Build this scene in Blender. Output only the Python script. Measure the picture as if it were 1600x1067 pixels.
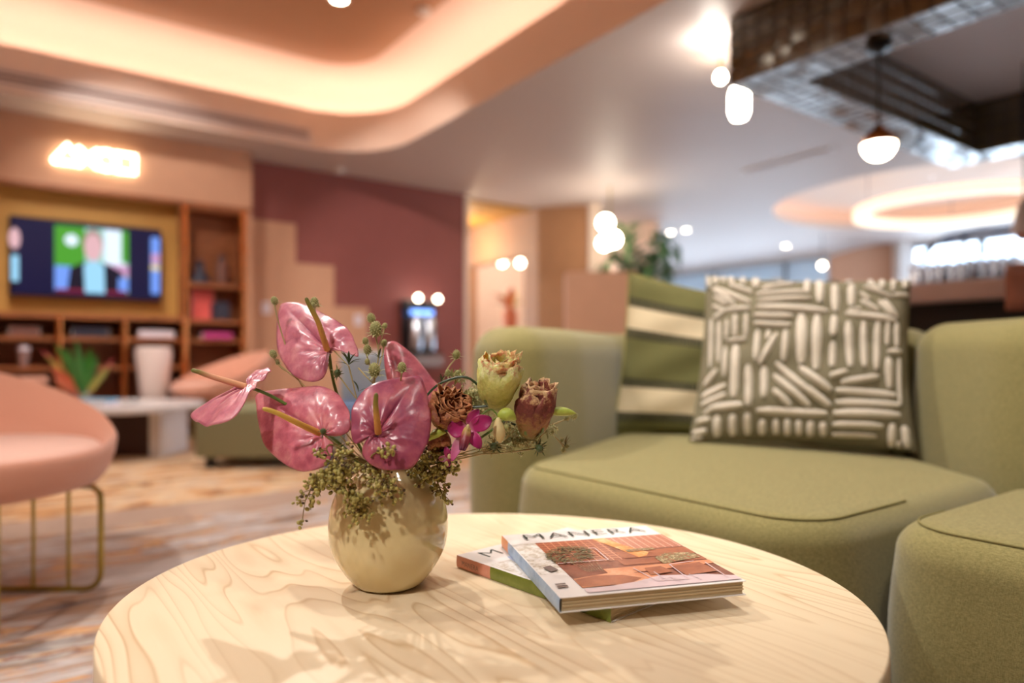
import bpy, bmesh, math, random
import mathutils
from mathutils import Vector, Matrix, noise as mnoise

for o in list(bpy.data.objects):
    bpy.data.objects.remove(o)
SC = bpy.context.scene
C = SC.collection
pi = math.pi
# ------------------------------------------------------------------ frames
# World axes follow the room (x along the screen wall, y towards it). The
# camera stands at the origin, turned PHI clockwise from +y. cam-frame
# coordinates (X right, Y ahead, Z up) are turned into world ones by W().
F, HX, HY, CH = 1067.0, 800.0, 557.0, 0.71
PHI = math.atan2(.585, .811)
CP, SP = math.cos(PHI), math.sin(PHI)
def W(X, Y, Z=0.0): return Vector((X*CP + Y*SP, -X*SP + Y*CP, Z))
def P(px, py, Y): return W((px-HX)/F*Y, Y, CH - (py-HY)/F*Y)
def onZ(px, py, Z):
    Y = (CH-Z)*F/(py-HY); return P(px, py, Y)

# ------------------------------------------------------------------ camera
cam = bpy.data.cameras.new('camera'); camo = bpy.data.objects.new('camera', cam); C.objects.link(camo)
camo.location = (0, 0, CH); camo.rotation_euler = (pi/2, 0, -PHI)
cam.sensor_width = 36; cam.lens = 24.0075; cam.shift_y = (HY-533.5)/1600; cam.clip_start = .02
cam.dof.use_dof = True; cam.dof.focus_distance = 0.85; cam.dof.aperture_fstop = 1.7
SC.camera = camo
SC.view_settings.view_transform = 'Standard'
SC.view_settings.look = 'None'; SC.view_settings.gamma = 1; SC.view_settings.use_curve_mapping = False
SC.view_settings.exposure = 0.24
# ------------------------------------------------------------------ world (daylight outside the glazing)
w = bpy.data.worlds.new('world'); SC.world = w; w.use_nodes = True
w.node_tree.nodes['Background'].inputs[0].default_value = (.66, .82, 1.0, 1)
w.node_tree.nodes['Background'].inputs[1].default_value = 6.0

def light(name, kind, loc, target, energy, color, size=.05, angle=80, blend=.6, sy=None):
    l = bpy.data.lights.new(name, kind); l.energy = energy; l.color = color
    if kind == 'SPOT': l.spot_size = math.radians(angle); l.spot_blend = blend; l.shadow_soft_size = size
    elif kind == 'AREA':
        l.size = size
        if sy: l.shape = 'RECTANGLE'; l.size_y = sy
    else: l.shadow_soft_size = size
    o = bpy.data.objects.new(name, l); C.objects.link(o); o.location = loc
    d = Vector(target) - Vector(loc)
    o.rotation_euler = d.to_track_quat('-Z', 'Y').to_euler()
    return o
WARM = (1, .93, .85)
# ceiling downlights, some added out of view as fill (their fixtures are built below)
SPOTS = [  # X, Y, z, target X,Y,Z, energy, size, angle
    ((-1.55, 3.00, 3.38), (-.05, .85, .4), 190, .035, 60),
    ((.75, .35, 2.68), (.0, .95, .4), 28, .04, 80),
    ((.25, 1.55, 2.68), (.75, 2.05, .5), 170, .05, 80),
    ((-2.0, 1.0, 3.38), (-1.6, 1.9, .3), 150, .05, 80),
    ((-3.2, 4.4, 3.38), (-3.0, 5.0, .3), 150, .05, 90),  # this and the next three are added, unseen, to light the lounge
    ((-1.4, 3.6, 3.38), (-1.5, 4.8, 0), 150, .05, 95),
    ((-2.6, 4.2, 3.38), (-3.2, 6.4, 1.0), 110, .05, 70),
    ((-1.0, 3.3, 3.38), (-1.0, 7.8, 1.3), 260, .05, 40),
    ((-1.2, 3.2, 3.38), (.95, 7.3, 1.1), 420, .05, 17),  # added beam to brighten the dark planter partition
    ((-1.1, -.9, 2.68), (-.5, .8, .3), 150, .08, 75),  # added fill from behind the camera
]
for i, (a, b, e, s, an) in enumerate(SPOTS):
    light('downlight_beam', 'SPOT', W(a[0], a[1], a[2]-.03), W(*b), e, WARM, s, an)

# ------------------------------------------------------------------ mesh builder
class MB:
    def __init__(s): s.v = []; s.f = []; s.m = []; s.uv = {}
    def add(s, vs, fs, mi=0):
        n = len(s.v); s.v += [Vector(v) for v in vs]
        for f in fs: s.f.append([n+i for i in f]); s.m.append(mi)
        return n
    def box(s, c, d, mi=0, rz=0, bev=0, M=None):
        x, y, z = d[0]/2, d[1]/2, d[2]/2
        if bev <= 0:
            vs = [(-x,-y,-z),(x,-y,-z),(x,y,-z),(-x,y,-z),(-x,-y,z),(x,-y,z),(x,y,z),(-x,y,z)]
            fs = [(0,3,2,1),(4,5,6,7),(0,1,5,4),(1,2,6,5),(2,3,7,6),(3,0,4,7)]
        else:
            b = bev; prof = [(b,-z),(0,-z+b),(0,z-b),(b,z)]
            vs = []
            for ins, zz in prof:
                e = b
                X, Y = x-ins, y-ins
                k = max(b-ins, b*.3)
                vs += [(-X+k,-Y,zz),(X-k,-Y,zz),(X,-Y+k,zz),(X,Y-k,zz),(X-k,Y,zz),(-X+k,Y,zz),(-X,Y-k,zz),(-X,-Y+k,zz)]
            fs = [tuple(range(7,-1,-1)), tuple(range(24,32))]
            for r in range(3):
                for i in range(8): j = (i+1) % 8; fs.append((r*8+i, r*8+j, r*8+8+j, r*8+8+i))
        R = Matrix.Rotation(rz, 3, 'Z') if M is None else M
        s.add([R @ Vector(v) + Vector(c) for v in vs], fs, mi)
    def loft(s, rings, mi=0, closed=True, cap0=True, cap1=True):
        n = len(rings[0]); st = len(s.v)
        for r in rings: s.v += [Vector(p) for p in r]
        for k in range(len(rings)-1):
            for i in range(n if closed else n-1):
                j = (i+1) % n
                s.f.append([st+k*n+i, st+k*n+j, st+(k+1)*n+j, st+(k+1)*n+i]); s.m.append(mi)
        if cap0 and closed: s.f.append([st+i for i in reversed(range(n))]); s.m.append(mi)
        if cap1 and closed: s.f.append([st+(len(rings)-1)*n+i for i in range(n)]); s.m.append(mi)
    def tube(s, pts, r, n=8, mi=0, cap=True):
        pts = [Vector(p) for p in pts]; rs = r if isinstance(r, (list, tuple)) else [r]*len(pts)
        rings = []; up = None
        for i, p in enumerate(pts):
            t = (pts[min(i+1, len(pts)-1)] - pts[max(i-1, 0)]).normalized()
            if up is None:
                up = Vector((0,0,1)) if abs(t.z) < .9 else Vector((1,0,0))
            a = (up - t*up.dot(t))
            a = a.normalized() if a.length > 1e-6 else t.orthogonal().normalized()
            up = a; b = t.cross(a)
            rings.append([p + (a*math.cos(2*pi*k/n) + b*math.sin(2*pi*k/n))*rs[i] for k in range(n)])
        s.loft(rings, mi, True, cap, cap)
    def lathe(s, c, prof, n=32, mi=0, cap=True, sx=1, sy=1):
        c = Vector(c)
        rings = [[c + Vector((r*sx*math.cos(2*pi*k/n), r*sy*math.sin(2*pi*k/n), z)) for k in range(n)] for r, z in prof]
        s.loft(rings, mi, True, cap, cap)
    def ball(s, c, r, n=12, m=8, mi=0, ax=None, M=None):
        rx, ry, rz = (r, r, r) if not isinstance(r, (tuple, list)) else r
        M = M or Matrix.Identity(3)
        rings = []
        for k in range(m+1):
            a = -pi/2 + pi*k/m; cr = max(math.cos(a), .02)
            rings.append([Vector(c) + M @ Vector((rx*cr*math.cos(2*pi*i/n), ry*cr*math.sin(2*pi*i/n), rz*math.sin(a))) for i in range(n)])
        s.loft(rings, mi)
    def grid(s, fn, nu, nv, mi=0, uv=False):
        st = len(s.v)
        for j in range(nv+1):
            for i in range(nu+1):
                s.v.append(Vector(fn(i/nu, j/nv)))
                if uv: s.uv[len(s.v)-1] = (i/nu, j/nv)
        for j in range(nv):
            for i in range(nu):
                a = st+j*(nu+1)+i; s.f.append([a, a+1, a+nu+2, a+nu+1]); s.m.append(mi)
    def prism(s, poly, z0, z1, mi=0):
        s.loft([[(x, y, z0) for x, y in poly], [(x, y, z1) for x, y in poly]], mi)
    def build(s, name, mats, parent=None, loc=None, smooth=True, stuff=False, solid=0, sub=0, label=None, autos=35):
        me = bpy.data.meshes.new(name)
        if loc is None:
            loc = base_of(parent) if parent is not None else Vector((0,0,0))
        loc = Vector(loc)
        me.from_pydata([tuple(v-loc) for v in s.v], [], s.f)
        if not isinstance(mats, (list, tuple)): mats = [mats]
        for m in mats: me.materials.append(M_[m] if isinstance(m, str) else m)
        for p, mi in zip(me.polygons, s.m): p.material_index = mi
        if s.uv:
            ul = me.uv_layers.new(name='UVMap')
            for l in me.loops: ul.data[l.index].uv = s.uv.get(l.vertex_index, (0, 0))
        me.validate(); me.update()
        if smooth:
            for p in me.polygons: p.use_smooth = True
            me.set_sharp_from_angle(angle=math.radians(autos))
        o = bpy.data.objects.new(name, me); C.objects.link(o)
        if parent is not None: o.parent = parent
        else: o.location = loc
        if stuff: o['kind'] = 'stuff'
        if label: o['label'] = label
        if solid:
            md = o.modifiers.new('thick', 'SOLIDIFY'); md.thickness = solid; md.offset = 0
        if sub:
            md = o.modifiers.new('sub', 'SUBSURF'); md.levels = sub; md.render_levels = sub
        return o
BASE = {}
def base_of(o):
    while o.parent is not None: o = o.parent
    return o.location.copy()
def thing(name, label, cat, loc, group=None):
    o = bpy.data.objects.new(name, None); C.objects.link(o); o.location = loc; o.empty_display_size = .05
    o['label'] = label; o['category'] = cat
    if group: o['group'] = group
    return o
def tag(o, label, cat, group=None):
    o['label'] = label; o['category'] = cat
    if group: o['group'] = group
    return o
def struct(o): o['kind'] = 'structure'; return o
def copy_tree(o, parent=None):
    c = o.copy(); C.objects.link(c); c.parent = parent
    for ch in list(o.children): copy_tree(ch, c)
    return c

# ------------------------------------------------------------------ materials
M_ = {}
def mat(name, col, rough=.6, metal=0, emit=None, es=0, bump=0, bscale=60, var=0, vscale=8, coat=0, spec=.5, trans=0, sss=0, stretch=None, sheen=0):
    m = bpy.data.materials.new(name); m.use_nodes = True; nt = m.node_tree; b = nt.nodes['Principled BSDF']
    b.inputs['Base Color'].default_value = (*col, 1); b.inputs['Roughness'].default_value = rough
    b.inputs['Metallic'].default_value = metal; b.inputs['Specular IOR Level'].default_value = spec
    if coat: b.inputs['Coat Weight'].default_value = coat; b.inputs['Coat Roughness'].default_value = .08
    if trans: b.inputs['Transmission Weight'].default_value = trans
    if sheen: b.inputs['Sheen Weight'].default_value = sheen
    if sss: b.inputs['Subsurface Weight'].default_value = sss; b.inputs['Subsurface Scale'].default_value = .01
    if emit: b.inputs['Emission Color'].default_value = (*emit, 1); b.inputs['Emission Strength'].default_value = es
    if bump or var:
        tc = nt.nodes.new('ShaderNodeTexCoord'); mp = nt.nodes.new('ShaderNodeMapping'); nt.links.new(tc.outputs['Object'], mp.inputs[0])
        if stretch: mp.inputs['Scale'].default_value = stretch
    if var:
        n = nt.nodes.new('ShaderNodeTexNoise'); n.inputs['Scale'].default_value = vscale; n.inputs['Detail'].default_value = 4
        nt.links.new(mp.outputs[0], n.inputs[0])
        r = nt.nodes.new('ShaderNodeValToRGB'); r.color_ramp.elements[0].position = .3; r.color_ramp.elements[1].position = .7
        r.color_ramp.elements[0].color = (*[max(0, c*(1-var)) for c in col], 1); r.color_ramp.elements[1].color = (*[min(1, c*(1+var)) for c in col], 1)
        nt.links.new(n.outputs[0], r.inputs[0]); nt.links.new(r.outputs[0], b.inputs['Base Color'])
    if bump:
        n = nt.nodes.new('ShaderNodeTexNoise'); n.inputs['Scale'].default_value = bscale; n.inputs['Detail'].default_value = 3
        nt.links.new(mp.outputs[0], n.inputs[0])
        bp = nt.nodes.new('ShaderNodeBump'); bp.inputs['Strength'].default_value = bump; bp.inputs['Distance'].default_value = .01
        nt.links.new(n.outputs[0], bp.inputs['Height']); nt.links.new(bp.outputs[0], b.inputs['Normal'])
    M_[name] = m; return m
def S(r, g, b):   # 8-bit sRGB to linear
    return tuple(((c/255)/12.92 if c/255 <= .04045 else ((c/255+.055)/1.055)**2.4) for c in (r, g, b))

mat('ceiling_paint', S(196,182,176), .55, bump=.02)
mat('cove_paint', S(238,212,194), .6)
mat('cove_ceiling_unlit', S(196,150,114), .6)  # coffer top: darker tone stands in for its unlit surface
mat('wall_tan', S(200,152,122), .7, var=.03)
mat('wall_burgundy', S(138,74,68), .6, var=.04)
mat('wall_mustard', S(186,138,66), .6, var=.04)
mat('wall_brown', S(170,124,88), .65, var=.04)
mat('wall_cream', S(226,206,190), .7)
mat('white_paint', S(235,232,230), .5)
mat('slot_white', S(230,210,200), .4)
mat('slot_dark', S(140,112,108), .6)
mat('walnut', S(150,90,54), .4, var=.3, vscale=6, stretch=(1,1,8))
mat('walnut_lit', S(158,104,74), .5, var=.2)  # walnut copy with a lighter tone for the lit sideboard back
mat('copper', S(214,130,70), .25, metal=.9)
mat('brass', S(170,150,70), .3, metal=.85)
mat('brass_cap', S(190,120,60), .25, metal=.9)
mat('black_metal', S(20,20,22), .35, metal=.3)
mat('black_plastic', S(16,16,20), .3)
mat('steel', S(190,195,205), .2, metal=.9)
mat('led_peach', (1,.7,.5), emit=(1,.86,.76), es=9)
mat('lamp_warm', (1,.9,.75), emit=(1,.86,.66), es=14)
mat('lamp_spot', (1,.9,.75), emit=(1,.88,.7), es=25)
mat('neon', (1,.9,.7), emit=(1,.88,.62), es=8)
mat('ring_glow', (1,.85,.6), emit=(1,.85,.68), es=.78)
mat('led_round', (1,.8,.7), emit=(1,.82,.70), es=2.2)
mat('pink_fabric', S(212,152,128), .85, bump=.15, bscale=400, sheen=.3)
mat('pink_fabric_pale', S(222,176,160), .85, bump=.15, bscale=400, sheen=.3)
mat('blue_fabric', S(168,180,192), .85, bump=.1, bscale=300)
mat('blue_deep', S(96,122,160), .8)
mat('moss_fabric', S(132,130,98), .9, bump=.1, bscale=300)
mat('marble', S(222,218,220), .25, var=.05, vscale=4)
mat('dark_wood', S(62,34,28), .5)
mat('planter_white', S(225,205,198), .5)
mat('palm_green', S(74,112,66), .5, var=.25, vscale=20)
mat('leaf_green', S(70,140,50), .45, var=.2, vscale=20)
mat('leaf_orange', S(230,120,80), .5)
mat('leaf_pink', S(220,100,110), .5)
mat('leaf_yellow', S(200,190,90), .5)
mat('red_cover', S(235,100,95), .5)
mat('magenta_cover', S(190,60,130), .5)
mat('dark_box', S(45,45,62), .5)
mat('white_item', S(225,215,225), .4)
mat('brown_item', S(120,80,70), .6)
mat('blue_book', S(120,180,215), .4)
mat('terracotta', S(200,110,70), .6)
mat('stool_leather', S(150,92,70), .5)
mat('bar_marble', S(196,172,168), .3, var=.04)
mat('bar_dark', S(22,17,14), .6)
mat('window_frame_blue', S(60,75,110), .4)
mat('tile_brown', S(78,66,42), .12, var=.2, vscale=5, coat=.6)
mat('grout', S(40,32,22), .8)
mat('stem_green', S(92,118,44), .45, var=.15, vscale=60)
mat('stem_dark', S(50,72,46), .4)
mat('stem_brown', S(126,106,52), .6)
mat('stem_dry', S(176,160,112), .7)
mat('berry', S(172,160,88), .45, var=.3, vscale=120)
mat('berry_dark', S(84,62,36), .5)
mat('thistle', S(150,150,96), .8, var=.25, vscale=150)
mat('thistle_tip', S(214,208,160), .8)
mat('bract', S(176,178,126), .6)
mat('bract_dark', S(74,92,56), .6)
mat('bud_green', S(178,196,84), .45, var=.12, vscale=80)
mat('petal_cream', S(214,196,140), .6, var=.12, vscale=60)
mat('page_edge', S(196,176,140), .8)
mat('paper_white', S(238,234,232), .35)
mat('ink', S(40,52,48), .5)
mat('ink_grey', S(120,104,100), .5)
mat('glassware', (.95,.97,1), .03, trans=1)
mat('screen_navy', S(8,12,60), .3, emit=S(10,16,90), es=1.0)
mat('cushion_olive', S(150,142,84), .9, bump=.2, bscale=300)
mat('pattern_base', S(118,111,88), .95, bump=.3, bscale=350, var=.1, vscale=60)
mat('tuft', S(220,210,194), .95, bump=.5, bscale=500, sheen=.3, var=.06, vscale=120)
mat('feet_black', S(18,18,18), .5)

M_['tile_brown'].node_tree.nodes['Principled BSDF'].inputs['IOR'].default_value = 1.9
mat('stone_floor', S(226,226,228), .22, var=.05)
mat('seam_thread', S(120,112,64), .8)
def nodes_of(name, rough=.6):
    m = bpy.data.materials.new(name); m.use_nodes = True; M_[name] = m
    b = m.node_tree.nodes['Principled BSDF']; b.inputs['Roughness'].default_value = rough
    return m, m.node_tree, b
def N(nt, t, **kw):
    n = nt.nodes.new(t)
    for k, v in kw.items():
        if k in n.inputs: n.inputs[k].default_value = v
        else: setattr(n, k, v)
    return n
def ramp(nt, src, stops, interp='LINEAR'):
    r = nt.nodes.new('ShaderNodeValToRGB'); cr = r.color_ramp; cr.interpolation = interp
    cr.elements.remove(cr.elements[1]); cr.elements[0].position = stops[0][0]; cr.elements[0].color = (*stops[0][1], 1)
    for p, c in stops[1:]: e = cr.elements.new(min(p, 1)); e.color = (*c, 1)
    nt.links.new(src, r.inputs[0]); return r.outputs[0]
def coords(nt, scale=(1,1,1), rot=(0,0,0), kind='Object'):
    tc = nt.nodes.new('ShaderNodeTexCoord'); mp = nt.nodes.new('ShaderNodeMapping')
    mp.inputs['Scale'].default_value = scale; mp.inputs['Rotation'].default_value = rot
    nt.links.new(tc.outputs[kind], mp.inputs[0]); return mp.outputs[0]
def mixc(nt, fac, a, b, blend='MIX'):
    m = nt.nodes.new('ShaderNodeMix'); m.data_type = 'RGBA'; m.blend_type = blend
    for s, v in ((m.inputs[0], fac), (m.inputs[6], a), (m.inputs[7], b)):
        if isinstance(v, (int, float)): s.default_value = v
        elif isinstance(v, tuple): s.default_value = (*v, 1) if len(v) == 3 else v
        else: nt.links.new(v, s)
    return m.outputs[2]
def mathn(nt, op, a, b=None):
    m = nt.nodes.new('ShaderNodeMath'); m.operation = op
    for s, v in zip(m.inputs, (a, b)):
        if v is None: continue
        if isinstance(v, (int, float)): s.default_value = v
        else: nt.links.new(v, s)
    return m.outputs[0]

# pale ash veneer with cathedral grain, grain running along world y
m, nt, b = nodes_of('ash_veneer', .42)
cv = coords(nt, (4.2, .55, 1), (0,0,.10))
n1 = N(nt, 'ShaderNodeTexNoise', Scale=2.2, Detail=2.0, Roughness=.45); nt.links.new(cv, n1.inputs[0])
sx_ = N(nt, 'ShaderNodeSeparateXYZ'); nt.links.new(cv, sx_.inputs[0])
fr = mathn(nt, 'FRACT', mathn(nt, 'ADD', mathn(nt, 'MULTIPLY', n1.outputs[0], 18.0), mathn(nt, 'MULTIPLY', sx_.outputs[0], 1.6)))
lines = ramp(nt, fr, [(0, (1,1,1)), (.10, (.35,.35,.35)), (.45, (.05,.05,.05)), (.90, (0,0,0)), (1, (1,1,1))])
cf = coords(nt, (160, 5, 1)); n2 = N(nt, 'ShaderNodeTexNoise', Scale=3, Detail=3); nt.links.new(cf, n2.inputs[0])
n3 = N(nt, 'ShaderNodeTexNoise', Scale=3.0, Detail=1); nt.links.new(cv, n3.inputs[0])
amt = mathn(nt, 'MULTIPLY', lines, mathn(nt, 'MULTIPLY', ramp(nt, n3.outputs[0], [(.3, (.35,)*3), (.65, (1,)*3)]), .8))
colr = mixc(nt, amt, S(236,218,187), S(192,156,110))
colr = mixc(nt, mathn(nt, 'MULTIPLY', n2.outputs[0], .16), colr, S(216,190,146))
nt.links.new(colr, b.inputs['Base Color'])
bp = N(nt, 'ShaderNodeBump', Strength=.05, Distance=.002); nt.links.new(n2.outputs[0], bp.inputs['Height']); nt.links.new(bp.outputs[0], b.inputs['Normal'])
b.inputs['Specular IOR Level'].default_value = .35

# green woven upholstery
def weave(name, c1, c2, sc=900):
    m, nt, b = nodes_of(name, .85)
    n = N(nt, 'ShaderNodeTexNoise', Scale=1.0, Detail=2); nt.links.new(coords(nt, (1100,1100,170)), n.inputs[0])
    nb = N(nt, 'ShaderNodeTexNoise', Scale=1.0, Detail=2); nt.links.new(coords(nt, (170,170,1100)), nb.inputs[0])
    s = mathn(nt, 'MULTIPLY', mathn(nt, 'ADD', n.outputs[0], nb.outputs[0]), .5)
    nt.links.new(ramp(nt, s, [(.38, c1), (.62, c2)]), b.inputs['Base Color'])
    bp = N(nt, 'ShaderNodeBump', Strength=.35, Distance=.0015); nt.links.new(s, bp.inputs['Height']); nt.links.new(bp.outputs[0], b.inputs['Normal'])
    b.inputs['Sheen Weight'].default_value = .25; b.inputs['Specular IOR Level'].default_value = .2
weave('sofa_green', S(110,103,60), S(144,135,86))

# carpets
def carpet(name, stops, sc, strength=1.0, seed=0):
    m, nt, b = nodes_of(name, .95)
    b.inputs['Specular IOR Level'].default_value = .1
    cv = coords(nt, sc)
    mp = [n for n in nt.nodes if n.type == 'MAPPING'][0]; mp.inputs['Location'].default_value = (seed, seed*.7, 0)
    n0 = N(nt, 'ShaderNodeTexNoise', Scale=1.0, Detail=6, Roughness=.62, Distortion=.6); nt.links.new(cv, n0.inputs[0])
    c = ramp(nt, n0.outputs[0], stops, 'LINEAR')
    n1 = N(nt, 'ShaderNodeTexNoise', Scale=500, Detail=2); nt.links.new(coords(nt), n1.inputs[0])
    c = mixc(nt, .25, c, n1.outputs[1], 'OVERLAY')
    nt.links.new(c, b.inputs['Base Color'])
    bp = N(nt, 'ShaderNodeBump', Strength=.5, Distance=.004); nt.links.new(n1.outputs[0], bp.inputs['Height']); nt.links.new(bp.outputs[0], b.inputs['Normal'])
carpet('carpet_near', [(.30,S(58,50,52)),(.36,S(132,120,118)),(.40,S(184,146,116)),(.43,S(180,168,162)),(.48,S(210,202,200)),(.515,S(166,158,158)),(.54,S(214,156,104)),(.565,S(222,190,150)),(.58,S(124,70,62)),(.60,S(190,182,176)),(.64,S(120,112,114)),(.70,S(196,150,100))], (1.4,6.5,1), seed=3)
carpet('carpet_far', [(.30,S(120,84,66)),(.38,S(204,152,108)),(.44,S(222,196,162)),(.50,S(196,172,152)),(.545,S(216,164,112)),(.59,S(130,100,86)),(.64,S(232,206,166)),(.72,S(206,150,110))], (1.6,3.6,1), seed=11)
carpet('carpet_path', [(.3,S(172,148,134)),(.7,S(192,168,152))], (2,2,1))

# anthurium spathe: mauve pink, mottled
def spathe_mat(name, c0, c1, c2):
    m, nt, b = nodes_of(name, .36)
    cv = coords(nt)
    n = N(nt, 'ShaderNodeTexNoise', Scale=38, Detail=4, Roughness=.6); nt.links.new(cv, n.inputs[0])
    n2 = N(nt, 'ShaderNodeTexVoronoi', Scale=150); n2.feature = 'DISTANCE_TO_EDGE'; nt.links.new(cv, n2.inputs[0])
    c = ramp(nt, n.outputs[0], [(.3, c0), (.5, c1), (.72, c2)])
    at = N(nt, 'ShaderNodeAttribute', attribute_name='vein')
    c = mixc(nt, mathn(nt, 'MULTIPLY', at.outputs['Fac'], .75), c, c0)
    nt.links.new(c, b.inputs['Base Color'])
    bp = N(nt, 'ShaderNodeBump', Strength=.35, Distance=.0012)
    nt.links.new(mathn(nt, 'ADD', n.outputs[0], mathn(nt, 'MULTIPLY', n2.outputs[0], .4)), bp.inputs['Height']); nt.links.new(bp.outputs[0], b.inputs['Normal'])
    b.inputs['Coat Weight'].default_value = .25; b.inputs['Coat Roughness'].default_value = .2
    b.inputs['Subsurface Weight'].default_value = .12; b.inputs['Subsurface Scale'].default_value = .004
spathe_mat('spathe_pink', S(166,88,112), S(196,116,134), S(220,158,162))
spathe_mat('spathe_rose', S(164,76,96), S(196,106,122), S(220,152,152))
spathe_mat('spathe_mauve', S(134,56,86), S(162,78,102), S(190,108,114))
# spadix: yellow-orange base to green tip by generated height along the spike (vertex attribute)
def grad_mat(name, stops, rough=.5, bump=0, bs=600, attr='t', sss=0, mott=.0):
    m, nt, b = nodes_of(name, rough)
    at = N(nt, 'ShaderNodeAttribute', attribute_name=attr)
    fac = at.outputs['Fac']
    if mott:
        mn = N(nt, 'ShaderNodeTexNoise', Scale=110, Detail=5, Roughness=.7); nt.links.new(coords(nt), mn.inputs[0])
        fac = mathn(nt, 'ADD', fac, mathn(nt, 'MULTIPLY', mathn(nt, 'SUBTRACT', mn.outputs[0], .5), mott))
    nt.links.new(ramp(nt, fac, stops), b.inputs['Base Color'])
    if bump:
        n = N(nt, 'ShaderNodeTexVoronoi', Scale=bs); nt.links.new(coords(nt), n.inputs[0])
        bp = N(nt, 'ShaderNodeBump', Strength=bump, Distance=.0008); nt.links.new(n.outputs[0], bp.inputs['Height']); nt.links.new(bp.outputs[0], b.inputs['Normal'])
    if sss: b.inputs['Subsurface Weight'].default_value = sss; b.inputs['Subsurface Scale'].default_value = .005
grad_mat('spadix_green_tip', [(0,S(226,158,84)),(.45,S(206,150,70)),(.7,S(150,132,50)),(1,S(104,108,44))], .5, .5, 900)
grad_mat('spadix_yellow', [(0,S(222,152,72)),(.5,S(228,174,78)),(1,S(200,176,70))], .5, .5, 900)
grad_mat('spadix_pale', [(0,S(236,180,130)),(.5,S(226,164,128)),(.75,S(140,128,60)),(1,S(110,120,50))], .5, .5, 900)
grad_mat('lisianthus_yellow', [(0,S(150,150,66)),(.35,S(206,200,104)),(.75,S(230,222,134)),(.9,S(244,236,170)),(1,S(206,160,110))], .6, .8, 260, sss=.25, mott=1.0)
grad_mat('lisianthus_brown', [(0,S(140,124,58)),(.35,S(150,104,62)),(.6,S(112,52,48)),(.85,S(140,72,62)),(1,S(226,190,140))], .65, .9, 260, mott=1.1)
grad_mat('lisianthus_amber', [(0,S(120,96,46)),(.4,S(176,128,64)),(.7,S(132,66,50)),(1,S(190,130,84))], .65, .9, 260, mott=1.2)
grad_mat('orchid_petal', [(0,S(230,170,190)),(.18,S(186,50,120)),(.75,S(158,26,96)),(1,S(130,20,84))], .45, .1)
grad_mat('orchid_pale', [(0,S(236,200,200)),(.5,S(206,120,160)),(1,S(190,80,140))], .45, .1)
grad_mat('orchid_lip', [(0,S(226,206,120)),(.4,S(150,60,70)),(1,S(84,12,52))], .45, .1)

# glazed vase
m, nt, b = nodes_of('vase_glaze', .08)
n = N(nt, 'ShaderNodeTexNoise', Scale=14, Detail=2); nt.links.new(coords(nt), n.inputs[0])
nt.links.new(ramp(nt, n.outputs[0], [(.3,S(220,202,150)),(.7,S(226,210,162))]), b.inputs['Base Color'])
b.inputs['Coat Weight'].default_value = .6; b.inputs['Coat Roughness'].default_value = .04

# striped cushion: bands over v with stitched dashes over u
m, nt, b = nodes_of('cushion_stripes', .95)
tc = N(nt, 'ShaderNodeTexCoord'); sep = N(nt, 'ShaderNodeSeparateXYZ'); nt.links.new(tc.outputs['UV'], sep.inputs[0])
gr, dk, cr = S(98,96,54), S(24,24,14), S(206,190,158)
band = ramp(nt, sep.outputs[1], [(0,gr),(.075,dk),(.135,cr),(.295,dk),(.35,gr),(.60,dk),(.66,cr),(.795,dk),(.85,gr)], 'CONSTANT')
isd = ramp(nt, sep.outputs[1], [(0,(0,0,0)),(.083,(1,1,1)),(.127,(0,0,0)),(.303,(1,1,1)),(.342,(0,0,0)),(.608,(1,1,1)),(.652,(0,0,0)),(.803,(1,1,1)),(.842,(0,0,0))], 'CONSTANT')
ds = mathn(nt, 'GREATER_THAN', mathn(nt, 'FRACT', mathn(nt, 'MULTIPLY', sep.outputs[0], 40)), .80)
nt.links.new(mixc(nt, mathn(nt, 'MULTIPLY', isd, ds), band, S(150,142,96)), b.inputs['Base Color'])
n = N(nt, 'ShaderNodeTexNoise', Scale=400, Detail=2); nt.links.new(coords(nt), n.inputs[0])
bp = N(nt, 'ShaderNodeBump', Strength=.3, Distance=.003); nt.links.new(n.outputs[0], bp.inputs['Height']); nt.links.new(bp.outputs[0], b.inputs['Normal'])

# printed brick panels on the magazine cover
def tileprint(name, c1, c2, mo, sc):
    m, nt, b = nodes_of(name, .35)
    br = N(nt, 'ShaderNodeTexBrick', Scale=sc); br.offset = 0
    br.inputs['Color1'].default_value = (*c1, 1); br.inputs['Color2'].default_value = (*c2, 1); br.inputs['Mortar'].default_value = (*mo, 1)
    br.inputs['Mortar Size'].default_value = .032; br.inputs['Brick Width'].default_value = .6; br.inputs['Row Height'].default_value = .5
    tc = N(nt, 'ShaderNodeTexCoord'); nt.links.new(tc.outputs['UV'], br.inputs[0]); nt.links.new(br.outputs[0], b.inputs['Base Color'])
def blotch(name, cols, sc, rough=.4):
    m, nt, b = nodes_of(name, rough)
    n = N(nt, 'ShaderNodeTexNoise', Scale=sc, Detail=5, Roughness=.7); nt.links.new(coords(nt), n.inputs[0])
    k = len(cols); nt.links.new(ramp(nt, n.outputs[0], [(.3+.4*i/(k-1), c) for i, c in enumerate(cols)]), b.inputs['Base Color'])
tileprint('print_tiles', S(150,74,50), S(164,86,58), S(224,160,124), 5)
tileprint('print_tiles_pale', S(186,110,84), S(176,98,74), S(236,200,180), 5)
blotch('print_flame', [S(246,214,170), S(236,160,90), S(200,110,60)], 40)
blotch('print_shrub', [S(60,58,34), S(96,92,58), S(134,118,80), S(90,60,40)], 260)
blotch('print_floor', [S(206,124,84), S(222,150,110), S(236,180,146)], 30)
blotch('print_rust', [S(104,58,44), S(140,80,60), S(160,98,74)], 50)
blotch('print_clay', [S(150,82,56), S(190,118,84)], 25)
blotch('print_lilac', [S(214,190,196), S(226,206,210)], 30)
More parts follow.
